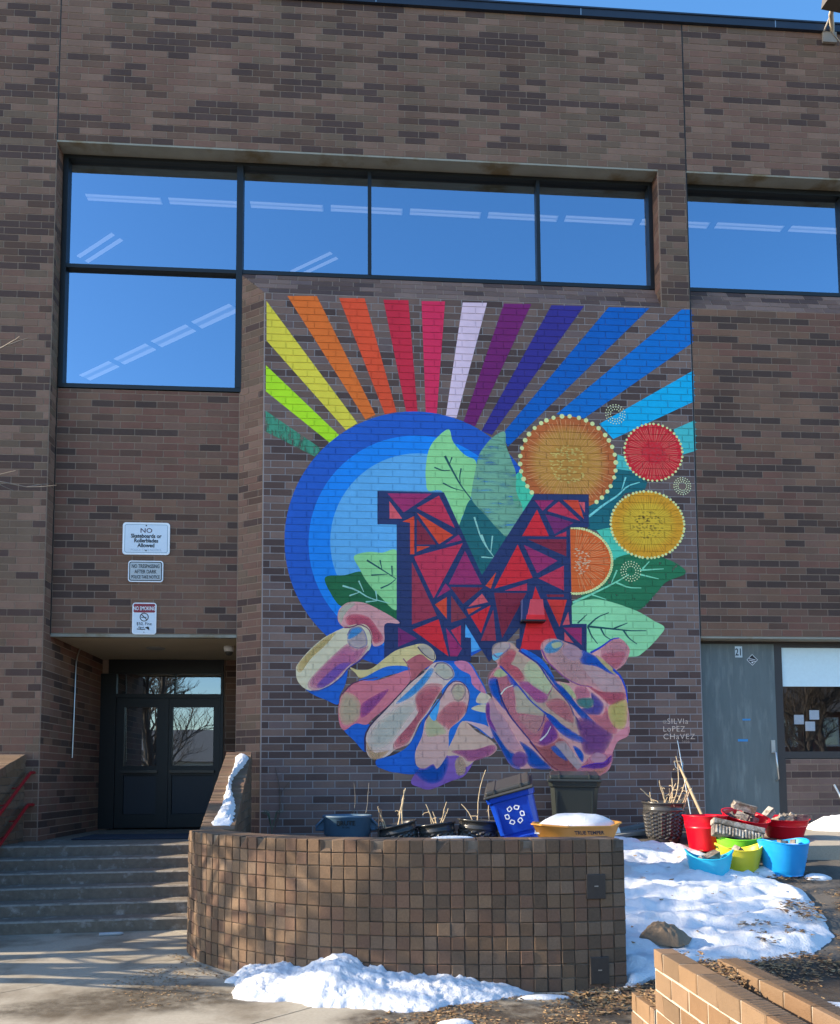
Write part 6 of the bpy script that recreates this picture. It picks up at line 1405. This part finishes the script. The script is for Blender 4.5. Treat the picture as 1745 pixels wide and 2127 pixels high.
def stem_tree(loc, seed, stems_, label):
    rr = random.Random(seed); t = thing('bare_tree', loc, label, 'tree', 'bare trees around the forecourt'); tr, cr = MB(), MB(); base = Vector(loc)
    for pts in stems_:
        q = [base+Vector(a) for a in pts]; f = []
        for a, b in zip(q, q[1:]): f += [a.lerp(b, k/3)+Vector((rr.uniform(-.03,.03), rr.uniform(-.03,.03), 0)) for k in range(3)]
        f.append(q[-1]); n = len(f)-1; tr.tube(f, [.10*(1-.6*i/n) for i in range(n+1)], 8)
        for i in range(4, n+1):
            for _ in range(2):
                d = Vector((rr.uniform(-.5,.5), rr.uniform(-1,1), rr.uniform(.1,.9))).normalized(); g = [f[i]]; L_ = rr.uniform(.7, 1.5)
                for k in range(5): d = (d+Vector((rr.uniform(-1,1), rr.uniform(-1,1), rr.uniform(-.4,.7)))*.2).normalized(); g.append(g[-1]+d*L_/5)
                cr.tube(g, [.03*(1-.7*k/5) for k in range(6)], 5, cap=False)
                for k in range(1, 6):
                    e = (d+Vector((rr.uniform(-1,1), rr.uniform(-1,1), rr.uniform(-.5,1)))*.9).normalized(); cr.tube([g[k], g[k]+e*.2, g[k]+e*.42+Vector((0,0,.05))], [.009,.007,.004], 4, cap=False)
    tr.build('trunk', M_BARK, t); cr.build('crown', M_BARK, t); return t
stem_tree((-3.9,-4.15,0), 3, [[(0,0,-.1),(.02,.05,1.2),(.05,.3,2.2),(0,.55,3.4),(.1,.7,4.6)],[(0,0,-.1),(.05,-.1,.9),(-.05,-.5,2.3),(0,-.8,3.6),(.1,-.9,4.8)]], 'forked bare tree just off the left edge, shading the curved wall')
stem_tree((-5.3,-3.7,0), 4, [[(0,0,-.1),(.1,.0,1.3),(.2,-.25,2.6),(.2,-.7,3.9),(.3,-1.0,5)],[(0,0,1.0),(-.1,.35,2.4),(0,.5,3.8),(.1,.3,5.2)],[(.1,0,1.3),(.0,-.6,2.4),(-.1,-1.3,3.6),(0,-1.5,4.6)]], 'three stemmed bare tree off the left edge, near the steps')
stem_tree((-6.4,-3.6,0), 9, [[(0,0,-.1),(.1,.1,1.5),(-.1,.2,3.0),(0,-.3,4.6),(.1,-.5,5.8)],[(0,0,1.2),(.05,.6,2.6),(-.05,1.2,4.3),(0,1.5,5.6)]], 'bare forked tree farther off the left edge')
base_tree = tree((-9.5,-26,0), 9.5, 31, 'bare street tree behind the viewer, mirrored in the entry doors', levels=5, r0=.22)
for k, (x, y, s_, rz, lab) in enumerate(((24,-25,1.05,1.1,'bare street tree mirrored in the side window, left of its pair'),(30,-27,1.15,2.3,'bare street tree mirrored in the side window, right of its pair'),(-3.5,-30,.9,4.0,'smaller bare street tree behind the viewer'),(20,-20,.85,5.1,'small bare street tree right behind the viewer'))):
    c = copy_tree(base_tree); c.location = (x, y, 0); c.rotation_euler = (0, 0, rz); c.scale = (s_,)*3; c['label'] = lab
    for ch in c.children: ch.matrix_parent_inverse = Matrix.Translation((9.5, 26, 0))
def house(name, x0, x1, y0, y1, ze, zr, wallm, roofm, label, ridge_x=True, wins=()):
    t = thing(name, ((x0+x1)/2, (y0+y1)/2, 0), label, 'house'); m = MB(); m.box(x0, x1, y0, y1, 0, ze); m.build('wall', wallm, t)
    m = MB(); o = .4
    if ridge_x: ym = (y0+y1)/2; m.add([(x0-o,y1+o,ze-.1),(x1+o,y1+o,ze-.1),(x1+o,ym,zr),(x0-o,ym,zr),(x0-o,y0-o,ze-.1),(x1+o,y0-o,ze-.1)], [(0,1,2,3),(3,2,5,4),(0,3,4),(1,5,2)])
    else: xm = (x0+x1)/2; m.add([(x0-o,y1+o,ze-.1),(x1+o,y1+o,ze-.1),(xm,y1+o,zr),(xm,y0-o,zr),(x0-o,y0-o,ze-.1),(x1+o,y0-o,ze-.1)], [(0,2,3,4),(1,5,3,2),(0,1,2),(4,3,5)])
    m.build('roof', roofm, t)
    for (wx, wz, ww, wh) in wins:
        f = MB(); f.box(wx-ww/2-.1, wx+ww/2+.1, y1+.003, y1+.08, wz-wh/2-.1, wz+wh/2+.1); fo = f.build('window', M_WHITE, t)
        g = MB(); g.add([(wx+ww/2,y1+.09,wz-wh/2),(wx-ww/2,y1+.09,wz-wh/2),(wx-ww/2,y1+.09,wz+wh/2),(wx+ww/2,y1+.09,wz+wh/2)], [(0,1,2,3)]); g.build('pane', M_DGLASS, fo)
M_RB = material('red house brick', (.22,.07,.04), rough=.9, var=.3, scale=8); M_SID = material('pale siding', (.5,.5,.48), rough=.8); M_SH = material('grey shingles', (.14,.14,.145), rough=.9, var=.25, scale=10)
house('brick_house', 17, 33, -44, -34, 5.6, 8.2, M_RB, M_SH, 'red brick house across the street, mirrored in the side window', True, [(x, z, 1.1, 1.6) for x in (19,21.6,24.2,26.8,29.4,32) for z in (1.9,4.3)])
house('gabled_house', -14, -4.5, -46, -36, 2.9, 5.2, M_SID, M_SH, 'low pale gabled house across the street, mirrored in the entry doors', True, [(x, 1.7, 1.2, 1.3) for x in (-12.5,-9.5,-6.5)])
house('gabled_house', -2.5, 9, -48, -38, 3.2, 6.0, M_SID, M_SH, 'pale gabled house straight behind the viewer across the street', False, [(x, 1.8, 1.2, 1.4) for x in (0,3.2,6.4)])
